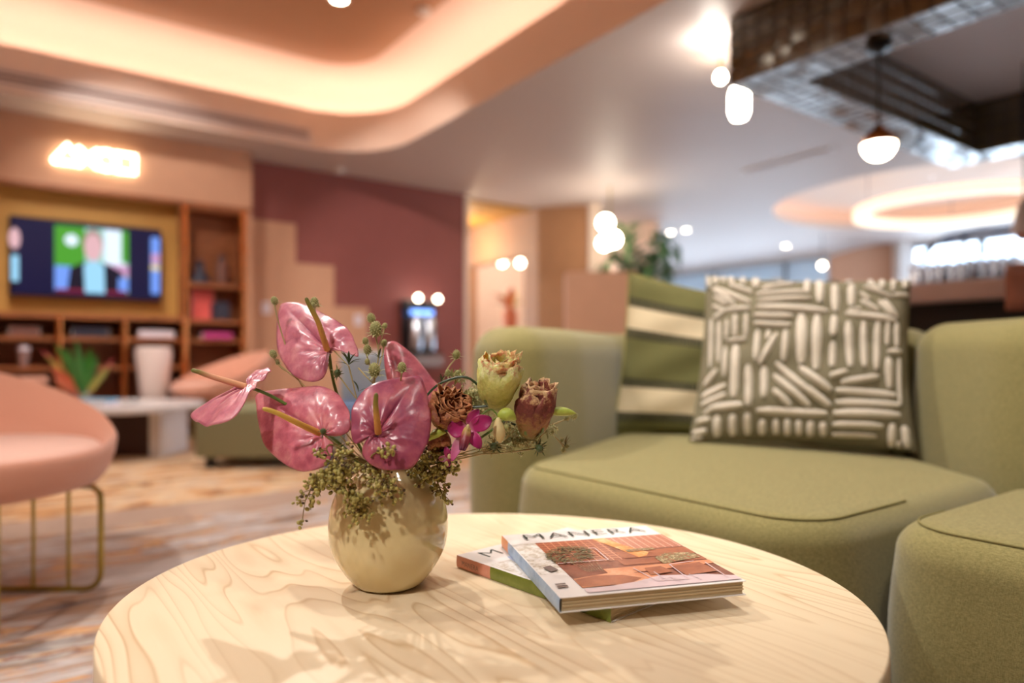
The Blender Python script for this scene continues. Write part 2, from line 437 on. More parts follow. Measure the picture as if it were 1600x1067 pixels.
blotch('print_goods', [S(120,70,50), S(214,190,150), S(96,100,60), S(190,90,60), S(236,220,200)], 200)
blotch('print_marks', [S(236,232,228), S(236,232,228), S(206,196,182), S(176,164,150)], 90)
blotch('spine_blue', [S(124,158,200), S(150,178,214), S(170,196,224)], 60, .35)
blotch('spine_green', [S(110,122,44), S(132,142,60)], 60, .35)
blotch('spine_pink', [S(214,140,120), S(222,156,136)], 40, .35)
blotch('spine_orange', [S(232,138,74), S(240,150,92)], 40, .35)
blotch('print_sky', [S(170,186,226), S(214,216,232)], 40)

m, nt, b = nodes_of('haze_panel', .8)  # translucent panels added to mute the window tops to pale blue haze
nt.nodes.remove(b); out = nt.nodes['Material Output']
tr = N(nt, 'ShaderNodeBsdfTranslucent'); df = N(nt, 'ShaderNodeBsdfDiffuse'); mx = N(nt, 'ShaderNodeMixShader'); mx.inputs[0].default_value = .75
tr.inputs[0].default_value = (.62,.70,.76,1); df.inputs[0].default_value = (.62,.70,.76,1)
nt.links.new(tr.outputs[0], mx.inputs[1]); nt.links.new(df.outputs[0], mx.inputs[2]); nt.links.new(mx.outputs[0], out.inputs[0])
# glass for windows
m, nt, b = nodes_of('window_glass', 0)
nt.nodes.remove(b); out = nt.nodes['Material Output']
tr = N(nt, 'ShaderNodeBsdfTransparent'); gl = N(nt, 'ShaderNodeBsdfGlossy', Roughness=.02); mx = N(nt, 'ShaderNodeMixShader'); mx.inputs[0].default_value = .06
nt.links.new(tr.outputs[0], mx.inputs[1]); nt.links.new(gl.outputs[0], mx.inputs[2]); nt.links.new(mx.outputs[0], out.inputs[0])
# ================================================================== structure
ZC = 2.7
def onB(px, py, b):
    d = (px-HX)/F; return P(px, py, b/(CP - d*SP))
def onA(px, py, a):
    d = (px-HX)/F; return P(px, py, a/(d*CP + SP))
def rrect(x0, y0, x1, y1, r, n=10):
    out = []
    for cx, cy, a0 in ((x1-r, y1-r, 0), (x0+r, y1-r, pi/2), (x0+r, y0+r, pi), (x1-r, y0+r, 1.5*pi)):
        for k in range(n+1):
            a = a0 + pi/2*k/n; out.append((cx + r*math.cos(a), cy + r*math.sin(a)))
    return out
def box_obj(name, lo, hi, m, parent=None, st=True, bev=0, label=None):
    mb = MB(); c = [(a+b)/2 for a, b in zip(lo, hi)]; d = [b-a for a, b in zip(lo, hi)]
    mb.box(c, d, bev=bev)
    o = mb.build(name, m, parent, loc=None if parent is not None else (c[0], c[1], lo[2]), smooth=False, label=label)
    if st and parent is None: o['kind'] = 'structure'
    return o
# floor: carpets laid wall to wall with a plain path between
def quad(name, a0, b0, a1, b1, z, m):
    mb = MB(); mb.box(((a0+a1)/2, (b0+b1)/2, z-.02), (a1-a0, b1-b0, .04)); o = mb.build(name, m, loc=((a0+a1)/2, (b0+b1)/2, z-.04), smooth=False); return struct(o)
f0 = quad('floor', -5, -2.5, 4.9, 3.28, 0, 'carpet_near')
f1 = quad('floor', -5, 3.28, 4.9, 3.62, 0, 'carpet_path')
f2 = quad('floor', -5, 3.62, 4.9, 14, 0, 'carpet_far')
f3 = quad('floor', 4.9, -2.5, 13, 14, 0, 'stone_floor')  # unseen part, made pale and glossy to reflect daylight onto the beam tiles

# ceiling with the two coffers cut out of it
CA0, CB0, CA1, CB1 = -4.2, .4, 2.935, 6.42
rc = W(5.35, 8.7); RR = 1.9
def flat_with_holes(name, outer, holes, z, m):
    bm = bmesh.new()
    for loop in [outer] + holes:
        vs = [bm.verts.new((x, y, z)) for x, y in loop]
        for i in range(len(vs)): bm.edges.new((vs[i], vs[(i+1) % len(vs)]))
    bmesh.ops.triangle_fill(bm, use_beauty=True, edges=bm.edges[:])
    for f in bm.faces:
        if f.normal.z > 0: f.normal_flip()
    me = bpy.data.meshes.new(name); bm.to_mesh(me); bm.free(); me.materials.append(M_[m])
    o = bpy.data.objects.new(name, me); C.objects.link(o); return struct(o)
circ = [(rc.x + RR*math.cos(2*pi*k/72), rc.y + RR*math.sin(2*pi*k/72)) for k in range(72)]
flat_with_holes('ceiling', [(-5,-2.5),(13,-2.5),(13,14),(-5,14)], [rrect(CA0, CB0, CA1, CB1, .75), circ], ZC, 'ceiling_paint')
# large coffer
prof = [(0,2.7),(0,3.07),(.05,3.08),(.06,2.99),(.24,2.99),(.24,3.18),(.20,3.29),(.10,3.37),(-.06,3.41),(-.30,3.42)]
mb = MB()
mb.loft([[(x, y, z) for x, y in rrect(CA0-d, CB0-d, CA1+d, CB1+d, .75+d, 14)] for d, z in prof], 0, True, False, False)
o = mb.build('ceiling', 'cove_paint', loc=(0,0,2.7)); struct(o)
flat_with_holes('ceiling', rrect(CA0+.30, CB0+.30, CA1-.30, CB1-.30, .45, 14), [], 3.42, 'cove_ceiling_unlit')
led = thing('cove_light', 'peach LED strip glowing from the ledge of the large rounded ceiling coffer', 'light', (0,0,2.99))
mb = MB()
mb.loft([[(x, y, z) for x, y in rrect(CA0-d, CB0-d, CA1+d, CB1+d, .75+d, 14)] for d, z in ((.13,2.995),(.13,3.01),(.19,3.01),(.19,2.995))], 0, True, False, False)
mb.build('strip', 'led_peach', led, smooth=False)
# linear air grille on the coffer's far face
g = thing('air_grille', 'long slim linear air grille along the far side of the lit ceiling coffer', 'vent', (-1.0, 6.41, 2.8))
mb = MB(); mb.box((-1.0, 6.405, 2.875), (6.5, .03, .03)); mb.box((-1.0, 6.405, 2.755), (6.5, .03, .03)); mb.box((2.245, 6.405, 2.815), (.03, .03, .15)); mb.build('frame', 'slot_white', g, smooth=False)
mb = MB(); mb.box((-1.0, 6.413, 2.815), (6.5, .012, .09)); mb.build('backing', 'slot_dark', g, smooth=False)
for z in (2.795, 2.835):
    mb = MB(); mb.box((-1.0, 6.40, z), (6.48, .02, .012)); mb.build('vane', 'slot_white', g, smooth=False)
# round coffer with its ring lamp
mb = MB()
mb.lathe((rc.x, rc.y, 0), [(RR,2.7),(RR,2.80),(RR+.02,2.80),(RR+.02,2.76),(RR+.16,2.76),(RR+.16,2.9),(RR+.1,2.98),(RR-.05,3.0),(.01,3.0)], 72, 0, False)
o = mb.build('ceiling', 'cove_paint', loc=(rc.x, rc.y, 2.7)); struct(o)
led = thing('cove_light', 'peach LED strip hidden around the rim of the round ceiling recess', 'light', (rc.x, rc.y, 2.77))
mb = MB(); mb.lathe((rc.x, rc.y, 0), [(RR+.06,2.765),(RR+.06,2.775),(RR+.11,2.775),(RR+.11,2.765)], 72, 0, False); mb.build('strip', 'led_round', led, smooth=False)
c2 = W(5.45, 8.42)
rl = thing('ring_lamp', 'large glowing ring pendant lamp hanging below the round ceiling recess', 'lamp', (c2.x, c2.y, 2.5))
mb = MB(); mb.lathe((c2.x, c2.y, 0), [(1.12,2.49),(1.12,2.60),(.98,2.60),(.98,2.49),(1.12,2.49)], 72, 0, False); mb.build('glowing_ring', 'ring_glow', rl, autos=50)
for k in range(3):
    a = 2*pi*k/3+.4; p = Vector((c2.x+1.05*math.cos(a), c2.y+1.05*math.sin(a), 2.6)); mb = MB(); mb.tube([p, p+Vector((0,0,.4))], .006, 6); mb.build('suspension_wire', 'steel', rl)

# screen wall: header, right strip, niche back
WB, BB = 6.85, 7.14
def wallmesh(name, boxes, m, loc):
    mb = MB()
    for lo, hi in boxes: mb.box([(a+b)/2 for a, b in zip(lo, hi)], [b-a for a, b in zip(lo, hi)])
    return struct(mb.build(name, m, loc=loc, smooth=False))
wallmesh('wall_left', [((-5,WB,2.13),(1.83,BB+.1,ZC)), ((1.785,WB,0),(1.83,BB+.1,2.13)), ], 'wall_tan', (0,7,0))
wallmesh('wall_left', [((-5,7.0,0),(1.22,BB+.1,2.13))], 'wall_mustard', (0,7.1,0))
wallmesh('wall_back', [((1.83,BB,0),(4.43,BB+.2,ZC))], 'wall_burgundy', (3,7.2,0))
wallmesh('trim_1', [((4.43,BB-.01,0),(4.49,BB+.21,ZC))], 'wall_cream', (4.46,7.2,0))
wallmesh('trim_2', [((-5,WB-.012,2.105),(1.83,WB,2.14))], 'walnut', (0,6.84,2.1))
# stepped painted panel on the burgundy wall
st = [(1.83,2.10,2.348),(2.348,1.69,2.765),(2.765,1.255,3.16),(3.16,.83,3.56),(3.56,.41,3.97)]
wallmesh('wall_back', [((a0,BB-.012,0),(a1,BB,z)) for a0, z, a1 in st], 'wall_tan', (3,7.13,0))
# corridor beyond the burgundy wall
wallmesh('wall_far', [((5.61,8.9,0),(5.75,14,ZC)), ((5.61,7.19,0),(5.75,7.5,ZC)), ((5.61,7.5,2.09),(5.75,8.9,ZC))], 'wall_brown', (5.7,9,0))
mb = MB(); mb.prism([(5.61,7.19),(6.05,6.68),(6.6,7.15),(5.75,7.5)], 0, ZC); struct(mb.build('wall_far', 'wall_brown', loc=(6,7.1,0), smooth=False))
wallmesh('wall_far', [((7.6,6.9,0),(7.7,14,ZC)), ((5.75,9.6,0),(7.6,9.7,ZC))], 'wall_cream', (7.6,9,0))
wallmesh('ceiling', [((4.45,7.3,ZC-.03),(5.60,14,ZC-.005))], 'wall_mustard', (5,9,2.67))
pc = W(1.08, 8.9); mb = MB(); mb.box((pc.x, pc.y, ZC/2), (.16,.16,ZC), rz=-PHI); struct(mb.build('trim_3', 'wall_cream', loc=(pc.x,pc.y,0), smooth=False))
wallmesh('wall_far', [((6.6,13,0),(13,13.1,ZC))], 'wall_brown', (9,13,0))
wallmesh('wall_left', [((-5.1,-2.5,0),(-5,BB,ZC))], 'wall_tan', (-5,2,0))
wallmesh('wall_front', [((-5.1,-2.6,0),(13,-2.5,ZC))], 'wall_tan', (4,-2.5,0))
# glazed facade on the right
FA = 12.5
wallmesh('wall_right', [((FA,-2.5,0),(FA+.15,14,.12)), ((FA,-2.5,2.62),(FA+.15,14,ZC))], 'white_paint', (FA,5,0))
for i in range(9):
    b0 = -2.4 + i*1.72
    fr = MB()
    for bb in (b0, b0+1.72): fr.box((FA+.05, bb, 1.37), (.1,.07,2.5))
    for zz in (.15, 1.95, 2.6): fr.box((FA+.05, b0+.86, zz), (.1,1.72,.06))
    fo = fr.build('window_%d' % (i+1), 'window_frame_blue', loc=(FA, b0+.86, .12), smooth=False); struct(fo)
    pn = MB(); pn.box((FA+.06, b0+.86, 1.37), (.01,1.64,2.42)); pn.build('pane', 'window_glass', fo, smooth=False)
    if i >= 5:
        bl_ = MB(); bl_.box((FA-.01, b0+.86, 2.33), (.006,1.66,.56)); bl_.build('haze_panel', 'haze_panel', fo, smooth=False)  # added to dim the glare of the far windows
# ceiling slot diffuser near the tiled frame
sd = thing('slot_diffuser', 'thin pale linear slot diffuser set in the ceiling above the sofa area', 'vent', (6.30, 4.0, 2.69))
mb = MB(); mb.box((6.30,4.0,2.694), (.08,1.0,.012)); mb.build('plate', 'white_paint', sd, smooth=False)
for dx in (-.025,.025):
    mb = MB(); mb.box((6.30+dx,4.0,2.687), (.006,.96,.006)); mb.build('slot', 'slot_dark', sd, smooth=False)

# ------------------------------------------------------------------ tiled ceiling frame
TZ = 2.304
rt = random.Random(4)
tile_me = {}
def tile_mesh():
    mb = MB(); mb.box((0,0,0), (.094,.094,.010), bev=.004); me = bpy.data.meshes.new('tile')
    me.from_pydata([tuple(v) for v in mb.v], [], mb.f); me.materials.append(M_['tile_brown']); me.update(); return me
tile_me = tile_mesh()
def tiles(parent, origin, du, dv, nu, nv, normal, limit):
    du, dv, normal = Vector(du), Vector(dv), Vector(normal)
    L = base_of(parent); k = 0
    for j in range(nv):
        for i in range(nu):
            if k >= limit: return k
            p = Vector(origin) + du*((i+.5)*.1) + dv*((j+.5)*.1) + normal*.004
            R = Matrix((du, dv, normal)).transposed().to_4x4()
            tilt = Matrix.Rotation(rt.gauss(0,.022), 4, 'X') @ Matrix.Rotation(rt.gauss(0,.022), 4, 'Y')
            o = bpy.data.objects.new('tile', tile_me); C.objects.link(o); o.parent = parent
            o.matrix_local = Matrix.Translation(p-L) @ R @ tilt; k += 1
    return k
B0 = -.9
def beam(lo, hi):
    o = box_obj('ceiling_beam', lo, hi, 'grout'); return o
b1 = beam((3.39+.01,B0,TZ+.01),(3.70,2.51,ZC)); b2 = beam((3.70,2.22,TZ+.01),(6.09,2.51,ZC)); b3 = beam((6.10,B0,TZ+.01),(6.39,2.51,ZC))
tiles(b1, (3.40,2.52,TZ), (0,-1,0), (0,0,1), 34, 4, (-1,0,0), 300)
tiles(b1, (3.395,2.52,TZ+.01), (0,-1,0), (1,0,0), 34, 3, (0,0,-1), 160)
tiles(b2, (3.70,2.22,TZ), (1,0,0), (0,0,1), 24, 4, (0,-1,0), 300)
tiles(b2, (3.695,2.215,TZ+.01), (1,0,0), (0,1,0), 24, 3, (0,0,-1), 300)
tiles(b3, (6.10,2.22,TZ), (0,-1,0), (0,0,1), 24, 4, (-1,0,0), 300)
tiles(b3, (6.095,2.515,TZ+.01), (0,-1,0), (1,0,0), 27, 3, (0,0,-1), 300)

# ------------------------------------------------------------------ lamps
def pendant(p, zt, r, label):
    t = thing('pendant_lamp', label, 'lamp', (p.x, p.y, zt))
    mb = MB(); mb.lathe((p.x,p.y,zt), [(.01,0),(.062,-.002),(.06,-.03),(.02,-.045),(.008,-.05)], 24); mb.build('canopy', 'black_metal', t)
    mb = MB(); mb.tube([(p.x,p.y,zt-.04),(p.x,p.y,p.z+r*1.25)], .006, 8); mb.build('cord', 'black_metal', t)
    mb = MB(); mb.lathe((p.x,p.y,p.z), [(.012,r*1.32),(.02,r*1.1),(r*.5,r*.88),(r*.86,r*.52),(r*1.02,r*.10),(r*1.02,r*.02)], 28); mb.build('brass_cap', 'brass_cap', t)
    mb = MB(); mb.lathe((p.x,p.y,p.z), [(r*.98,r*.06)]+[(r*math.cos(a), -r*math.sin(a)) for a in [pi/2*k/8 for k in range(8)]]+[(.003,-r)], 28); mb.build('glass_globe', 'lamp_warm', t)
pp = P(1373, 226, 3.478)
pendant(pp, TZ-.002, .080, 'brass-capped white globe pendant hanging from the tiled ceiling frame')
# frosted wall lamps behind the frame's outer corner
def wall_lamp(px, py, Y, r, h, label, tilt=.18):
    p = P(px, py, Y); t = thing('wall_lamp', label, 'lamp', (p.x, p.y, p.z+h/2+.12))
    mb = MB(); mb.tube([p+Vector((0,0,h/2)), p+Vector((0,0,h/2+.12)), Vector((p.x, 2.54, p.z+h/2+.12))], .01, 8); mb.build('bracket', 'brass', t)
    mb = MB(); mb.lathe(p, [(.02,h/2),(r*.8,h/2-.01),(r,h/2-.05),(r,-h/2+.05),(r*.7,-h/2+.01),(.01,-h/2)], 24); mb.build('glass_shade', 'lamp_spot', t)
    return t
wall_lamp(1155, 162, 4.35, .060, .21, 'bright frosted cylinder lamp beside the corner of the tiled ceiling frame')
wall_lamp(1126, 121, 4.55, .035, .075, 'small bright lamp just above and left of the frosted cylinder lamp')
light('wall_lamp_glow', 'POINT', P(1112, 84, 4.25), (0,0,0), 5, WARM, .04)
# three-globe cluster by the cream column
p = P(953, 362, 8.0)
t = thing('globe_pendant', 'cluster of glowing frosted globes hanging beside the cream column', 'lamp', (p.x, p.y, ZC))
mb = MB(); mb.tube([(p.x,p.y,ZC),(p.x,p.y,p.z)], .01, 8); mb.build('stem', 'brass', t)
for (qx, qy, r) in ((946,348,.09),(958,374,.09),(944,380,.08)):
    q = P(qx, qy, 8.0); mb = MB(); mb.ball(q, r, 20, 12); mb.build('globe', 'lamp_spot', t)
# recessed downlights
def downlight(p, z, label, r=.045, m='lamp_spot', group='recessed ceiling downlights'):
    t = thing('downlight', label, 'light', (p.x, p.y, z))
    mb = MB(); mb.lathe((p.x,p.y,z), [(r*1.35,0),(r*1.35,-.006),(r,-.008),(r,.0)], 24, 0, False); mb.build('trim_ring', 'white_paint', t)
    mb = MB(); mb.lathe((p.x,p.y,z), [(r,-.004),(.002,-.004)], 24, 0, False); mb.build('lens', m, t)
downlight(onZ(530, -2, 3.42), 3.42, 'bright downlight at the top edge in the lit coffer ceiling', .06)
for (x, y), lb in (((1048,363),'left one of the pair of ceiling downlights above the palm'), ((1072,359),'right one of the pair of ceiling downlights above the palm'), ((1228,384),'single ceiling downlight left of the round recess')):
    q = onZ(x, y, ZC); downlight(q, ZC, lb, .05 if y < 400 else .07)
for i, (a, b_, e, s, an) in enumerate(SPOTS):
    downlight(W(*a), 3.42 if a[2] > 3 else ZC, ['downlight in the coffer ceiling, out of frame, lighting the round table','downlight over the sofa end of the round table, out of frame','downlight over the long green sofa, out of frame','downlight over the near pink armchair, out of frame','added downlight over the marble coffee table, out of frame','added downlight over the olive ottoman, out of frame','added downlight toward the bookshelf, out of frame','added downlight toward the burgundy wall, out of frame','added downlight in the coffer brightening the palm partition, out of frame','added fill downlight behind the viewpoint, out of frame'][i], .045)
for (x, y, z, lb) in ((662,15,3.42,'small white detector disc on the coffer ceiling'), (530,264,ZC,'small white detector disc on the ceiling before the burgundy wall')):
    q = onZ(x, y, z); mb = MB(); mb.lathe((q.x,q.y,z), [(.055,0),(.055,-.02),(.04,-.035),(.002,-.038)], 24); tag(mb.build('smoke_detector', 'white_paint', loc=(q.x,q.y,z)), lb, 'detector')
q = P(1285,415,11.0); t = thing('pendant_lamp', 'tiny hung globe standing in for a far ceiling downlight, low over the patterned cushion', 'lamp', (q.x,q.y,ZC)); mb = MB(); mb.tube([(q.x,q.y,ZC),(q.x,q.y,q.z+.05)], .006, 6); mb.build('cord', 'black_metal', t)  # hung globe stands in for a distant ceiling downlight
mb = MB(); mb.ball(q, .05, 14, 8); mb.build('globe', 'lamp_warm', t)
# corridor room lamps
for (x, y, lb) in ((785,410,'left one of two small glowing globes in the doorway'), (813,411,'right one of two small glowing globes in the doorway')):
    q = P(x, y, 10.6); t = thing('pendant_lamp', lb, 'lamp', (q.x,q.y,ZC)); mb = MB(); mb.tube([(q.x,q.y,ZC),(q.x,q.y,q.z+.05)], .006, 6); mb.build('cord', 'black_metal', t)
    mb = MB(); mb.ball(q, .06, 16, 10); mb.build('globe', 'lamp_warm', t)
light('corridor_glow', 'POINT', (5.1, 8.4, 2.3), (0,0,0), 28, (1,.78,.5), .08)
light('back_room_glow', 'POINT', (6.6, 8.3, 2.3), (0,0,0), 40, (1,.85,.72), .08)
# edge pendant at the right
q = P(1600, 345, 4.6)
t = thing('pendant_lamp', 'pale pink cone pendant with a turned wooden tip at the right edge', 'lamp', (q.x,q.y,ZC))
mb = MB(); mb.tube([(q.x,q.y,ZC),(q.x,q.y,q.z+.14)], .006, 6); mb.build('cord', 'black_metal', t)
mb = MB(); mb.lathe(q, [(.012,.15),(.03,.12),(.055,.02),(.075,-.07),(.07,-.09)], 24); mb.build('shade', 'planter_white', t)
mb = MB(); mb.ball(q+Vector((0,0,-.10)), (.045,.045,.035), 16, 10); mb.build('wooden_tip', 'terracotta', t)

# ------------------------------------------------------------------ glowing symbols
def neon(name, loops, label):
    c = sum((Vector(l) for lp in loops for l in lp), Vector())/sum(len(lp) for lp in loops)
    mb = MB()
    for lp in loops: mb.tube([(a, WB-.03, z) for a, y, z in lp], .017, 8)
    tag(mb.build(name, 'neon', loc=(c.x, WB-.03, c.z)), label, 'sign', 'glowing shape sign on the screen wall')
z0 = 2.40; sz = .075
def cen(px): return onB(px, 240, WB).x
ca = cen(105); neon('neon_triangle', [[(ca-.1,0,z0-sz*.9),(ca,0,z0+sz*1.15),(ca+.1,0,z0-sz*.9),(ca-.1,0,z0-sz*.9)]], 'glowing triangle outline, first shape of the wall sign above the screen')
ca = cen(137); neon('neon_cross', [[(ca-sz,0,z0-sz),(ca+sz,0,z0+sz)],[(ca-sz,0,z0+sz),(ca+sz,0,z0-sz)]], 'glowing cross, second shape of the wall sign above the screen')
ca = cen(166); neon('neon_circle', [[(ca+sz*math.cos(2*pi*k/24),0,z0+sz*math.sin(2*pi*k/24)) for k in range(25)]], 'glowing circle, third shape of the wall sign above the screen')
ca = cen(195); neon('neon_square', [[(ca-sz,0,z0-sz),(ca+sz,0,z0-sz),(ca+sz,0,z0+sz),(ca-sz,0,z0+sz),(ca-sz,0,z0-sz)]], 'glowing square outline, last shape of the wall sign above the screen')

# ------------------------------------------------------------------ television
TB = 6.93
tl, br = onB(14, 334, TB-.03), onB(252.5, 470.8, TB-.03)
a0, a1, z1, z0_ = tl.x, br.x, 1.865, 1.212
tv = thing('television', 'wall television showing a man in a dark suit against foliage', 'television', ((a0+a1)/2, TB, z0_))
mb = MB(); mb.box(((a0+a1)/2, TB, (z0_+z1)/2), (a1-a0, .05, z1-z0_), bev=.008); mb.build('housing', 'black_plastic', tv, smooth=False)
mb = MB(); mb.box(((a0+a1)/2, TB+.045, (z0_+z1)/2), (.4,.04,.3)); mb.build('wall_bracket', 'black_metal', tv, smooth=False)
def em(name, c, s=1.3):
    mat(name, (0.01,0.01,0.012), .35, emit=c, es=s*.8, spec=.2); return name
em('scr_navy', S(8,10,64), .8); em('scr_green', S(70,150,40)); em('scr_white', S(225,240,255), 1.3); em('scr_skin', S(214,170,176)); em('scr_suit', S(12,10,36), 1)
em('scr_shirt', S(150,205,235), 1.3); em('scr_pink', S(200,150,190)); em('scr_red', S(150,30,60), 1); em('scr_blue', S(110,150,235)); em('scr_teal', S(150,200,190)); em('scr_hair', S(150,130,120)); em('scr_yellow', S(220,200,140))
sw, sh = a1-a0-.03, z1-z0_-.03; sx, sz_ = a0+.015, z0_+.015
names = ['scr_navy','scr_green','scr_white','scr_skin','scr_suit','scr_shirt','scr_pink','scr_red','scr_blue','scr_teal','scr_hair','scr_yellow']
mb = MB(); lay = [0]
def sp(poly, mname):
    lay[0] += 1; y = TB-.0255-.0003*lay[0]
    mb.add([(sx+u*sw, y, sz_+v*sh) for u, v in poly], [tuple(range(len(poly)))], names.index(mname))
def rc_(u0, v0, u1, v1): return [(u0,v0),(u1,v0),(u1,v1),(u0,v1)]
def el_(cu, cv, ru, rv, n=20): return [(cu+ru*math.cos(2*pi*k/n), cv+rv*math.sin(2*pi*k/n)) for k in range(n)]
sp(rc_(0,0,1,1),'scr_navy'); sp(rc_(.27,.07,.77,.95),'scr_teal'); sp(rc_(.27,.07,.47,.95),'scr_green'); sp(rc_(.60,.45,.74,.95),'scr_white'); sp(el_(.38,.76,.045,.08),'scr_white')
sp(rc_(.72,.5,.77,.95),'scr_green'); sp(rc_(.27,.42,.45,.56),'scr_green'); sp(rc_(.60,.3,.77,.46),'scr_pink'); sp(rc_(.27,.07,.38,.40),'scr_blue')
sp([(.35,.07),(.37,.38),(.46,.47),(.62,.47),(.73,.36),(.76,.07)],'scr_suit'); sp(rc_(.70,.10,.77,.28),'scr_blue')
sp([(.47,.05),(.46,.44),(.53,.50),(.60,.44),(.605,.05)],'scr_shirt'); sp(el_(.525,.74,.068,.20),'scr_hair'); sp(el_(.525,.68,.062,.19),'scr_skin')
sp(rc_(.28,.05,.47,.09),'scr_red'); sp(rc_(.61,.05,.76,.09),'scr_red')
sp(rc_(0,.08,.035,.9),'scr_suit'); sp(el_(.02,.72,.035,.14),'scr_skin'); sp(rc_(0,.16,.045,.5),'scr_shirt')
sp(rc_(.935,.08,.998,.9),'scr_blue'); sp(rc_(.935,.42,.998,.5),'scr_yellow'); sp(rc_(.94,.52,.998,.66),'scr_pink')
mb.build('screen', names, tv, smooth=False)

# ------------------------------------------------------------------ sideboard and bookshelf
SB = 6.6
sbd = thing('sideboard', 'long walnut sideboard with copper posts under the wall television', 'sideboard', (-1.5, 6.8, 0))
def bx(parent, name, lo, hi, m, bev=0):
    mb = MB(); mb.box([(a+b)/2 for a, b in zip(lo, hi)], [b-a for a, b in zip(lo, hi)], bev=bev); return mb.build(name, m, parent, smooth=False)
bx(sbd, 'top', (-4.2,SB,1.02), (1.2,6.99,1.06), 'walnut')
bx(sbd, 'back_panel', (-4.2,6.96,.02), (1.2,6.99,1.02), 'walnut_lit')
for z in (.84, .60, .10): bx(sbd, 'shelf', (-4.2,SB+.01,z), (1.2,6.96,z+.03), 'walnut')
for a in (-2.96,-2.5,-2.04,-1.58,-1.12,-.66,-.2,.26,.72,1.18):
    bx(sbd, 'divider', (a-.01,SB+.03,0), (a+.01,6.96,1.02), 'walnut')
    mb = MB(); mb.tube([(a,SB,0),(a,SB,1.02)], .022, 12)
    for z in (.84,.60): mb.lathe((a,SB,z+.015), [(.02,-.02),(.03,-.018),(.03,.018),(.02,.02)], 12)
    mb.build('post', 'copper', sbd)
bk = thing('bookshelf', 'tall walnut bookshelf with copper posts at the end of the screen wall', 'bookshelf', (1.5, 6.98, 0))
for a in (1.215, 1.765): bx(bk, 'side_panel', (a-.015,WB,0), (a+.015,7.12,2.12), 'walnut')
bx(bk, 'back_panel', (1.215,7.10,0), (1.765,7.12,2.12), 'walnut')
for z in (.10,.48,.84,1.02,1.36,2.08): bx(bk, 'shelf', (1.23,WB,z), (1.75,7.10,z+.035), 'walnut')
for a in (1.235, 1.745):
    mb = MB(); mb.tube([(a,WB-.015,0),(a,WB-.015,2.1)], .022, 12)
    for z in (.84,1.02,1.37,1.75): mb.lathe((a,WB-.015,z), [(.02,-.03),(.03,-.02),(.03,.02),(.02,.03)], 12)
    mb.build('post', 'copper', bk)
def book(c, d, m, label, rz=0):
    t = thing('book', label, 'book', (c[0], c[1], c[2]-d[2]/2)); mb = MB(); mb.box(c, d, rz=rz, bev=min(d)*.08); mb.build('cover', m, t, smooth=False)
    mb = MB(); mb.box((c[0], c[1], c[2]), (d[0]+.001, d[1]*.96, d[2]*.8)); mb.build('pages', 'paper_white', t, smooth=False)
p = onB(317, 474, 6.97); book((p.x, 6.99, 1.055+.145), (.20,.03,.29), 'red_cover', 'coral red book standing upright on the tall bookshelf')
p = onB(336, 519, 6.95); book((p.x, 6.93, .875+.03), (.26,.2,.055), 'magenta_cover', 'magenta book lying flat on a low bookshelf level')
p = onB(344, 487, 6.93); mb = MB(); mb.box((p.x,6.93,1.055+.085), (.15,.14,.17), bev=.01); t = tag(mb.build('storage_box', 'dark_box', loc=(p.x,6.93,1.055), smooth=False), 'small dark cube box beside the coral book on the bookshelf', 'box')
p = onB(312, 410, 6.97); t = thing('figurine', 'dark seated figurine on the upper bookshelf level', 'figurine', (p.x,6.97,1.395))
mb = MB(); mb.lathe((p.x,6.97,1.395), [(.09,0),(.1,.02),(.085,.06),(.05,.1),(.045,.15),(.03,.175)], 16); mb.build('body', 'dark_box', t); mb = MB(); mb.ball((p.x,6.97,1.595), .035, 12, 8); mb.build('head', 'dark_box', t)
p = onB(348, 400, 6.97); t = thing('jar', 'slim brown jar behind the dark figurine on the bookshelf', 'jar', (p.x,7.0,1.395)); mb = MB(); mb.lathe((p.x,7.0,1.395), [(.05,0),(.06,.05),(.05,.2),(.03,.26)], 16); mb.build('body', 'brown_item', t); mb = MB(); mb.lathe((p.x,7.0,1.655), [(.035,0),(.035,.02),(.01,.04)], 16); mb.build('lid', 'dark_box', t)
p = onB(38, 514, 6.75); book((p.x,6.75,.87+.04), (.2,.2,.08), 'brown_item', 'dark brown box-file lying left of the television sideboard shelf')
p = onB(140, 515, 6.75); book((p.x,6.75,.87+.04), (.26,.2,.08), 'dark_box', 'dark book lying on the middle sideboard shelf')
p = onB(242, 516, 6.75); book((p.x,6.75,.87+.035), (.28,.2,.065), 'white_item', 'pale lilac book lying on the right sideboard shelf')
# coffee cup
p = onB(37, 560, 6.66); t = thing('coffee_cup', 'takeaway coffee cup with white lid on the sideboard shelf', 'cup', (p.x,6.68,.63))
mb = MB(); mb.lathe((p.x,6.68,.63), [(.03,0),(.042,.13)], 20); mb.build('cup', 'slot_dark', t); mb = MB(); mb.lathe((p.x,6.68,.76), [(.045,0),(.045,.015),(.038,.035),(.002,.036)], 20); mb.build('lid', 'white_item', t)
# white planter on floor in front
p = onZ(240, 640, .30); p = P(240, 620, 5.75); t = thing('planter', 'tall white tapered planter standing before the walnut sideboard', 'planter', (p.x,p.y,0))
mb = MB(); mb.lathe((p.x,p.y,0), [(.085,0),(.09,.02),(.10,.3),(.125,.6),(.14,.72),(.135,.78),(.12,.79),(.11,.74),(.01,.72)], 32); mb.build('body', 'planter_white', t)
# low bench at the left
t = thing('low_bench', 'low wooden bench with a pinkish top at the left edge', 'bench', (-.25,6.43,0)); mb = MB(); mb.box((-.25,6.43,.53), (.86,.28,.04), bev=.008); mb.build('top', 'pink_fabric', t, smooth=False)
for sx in (-.36,.36):
    mb = MB(); mb.box((-.25+sx,6.43,.255), (.04,.24,.51)); mb.build('leg', 'walnut', t, smooth=False)
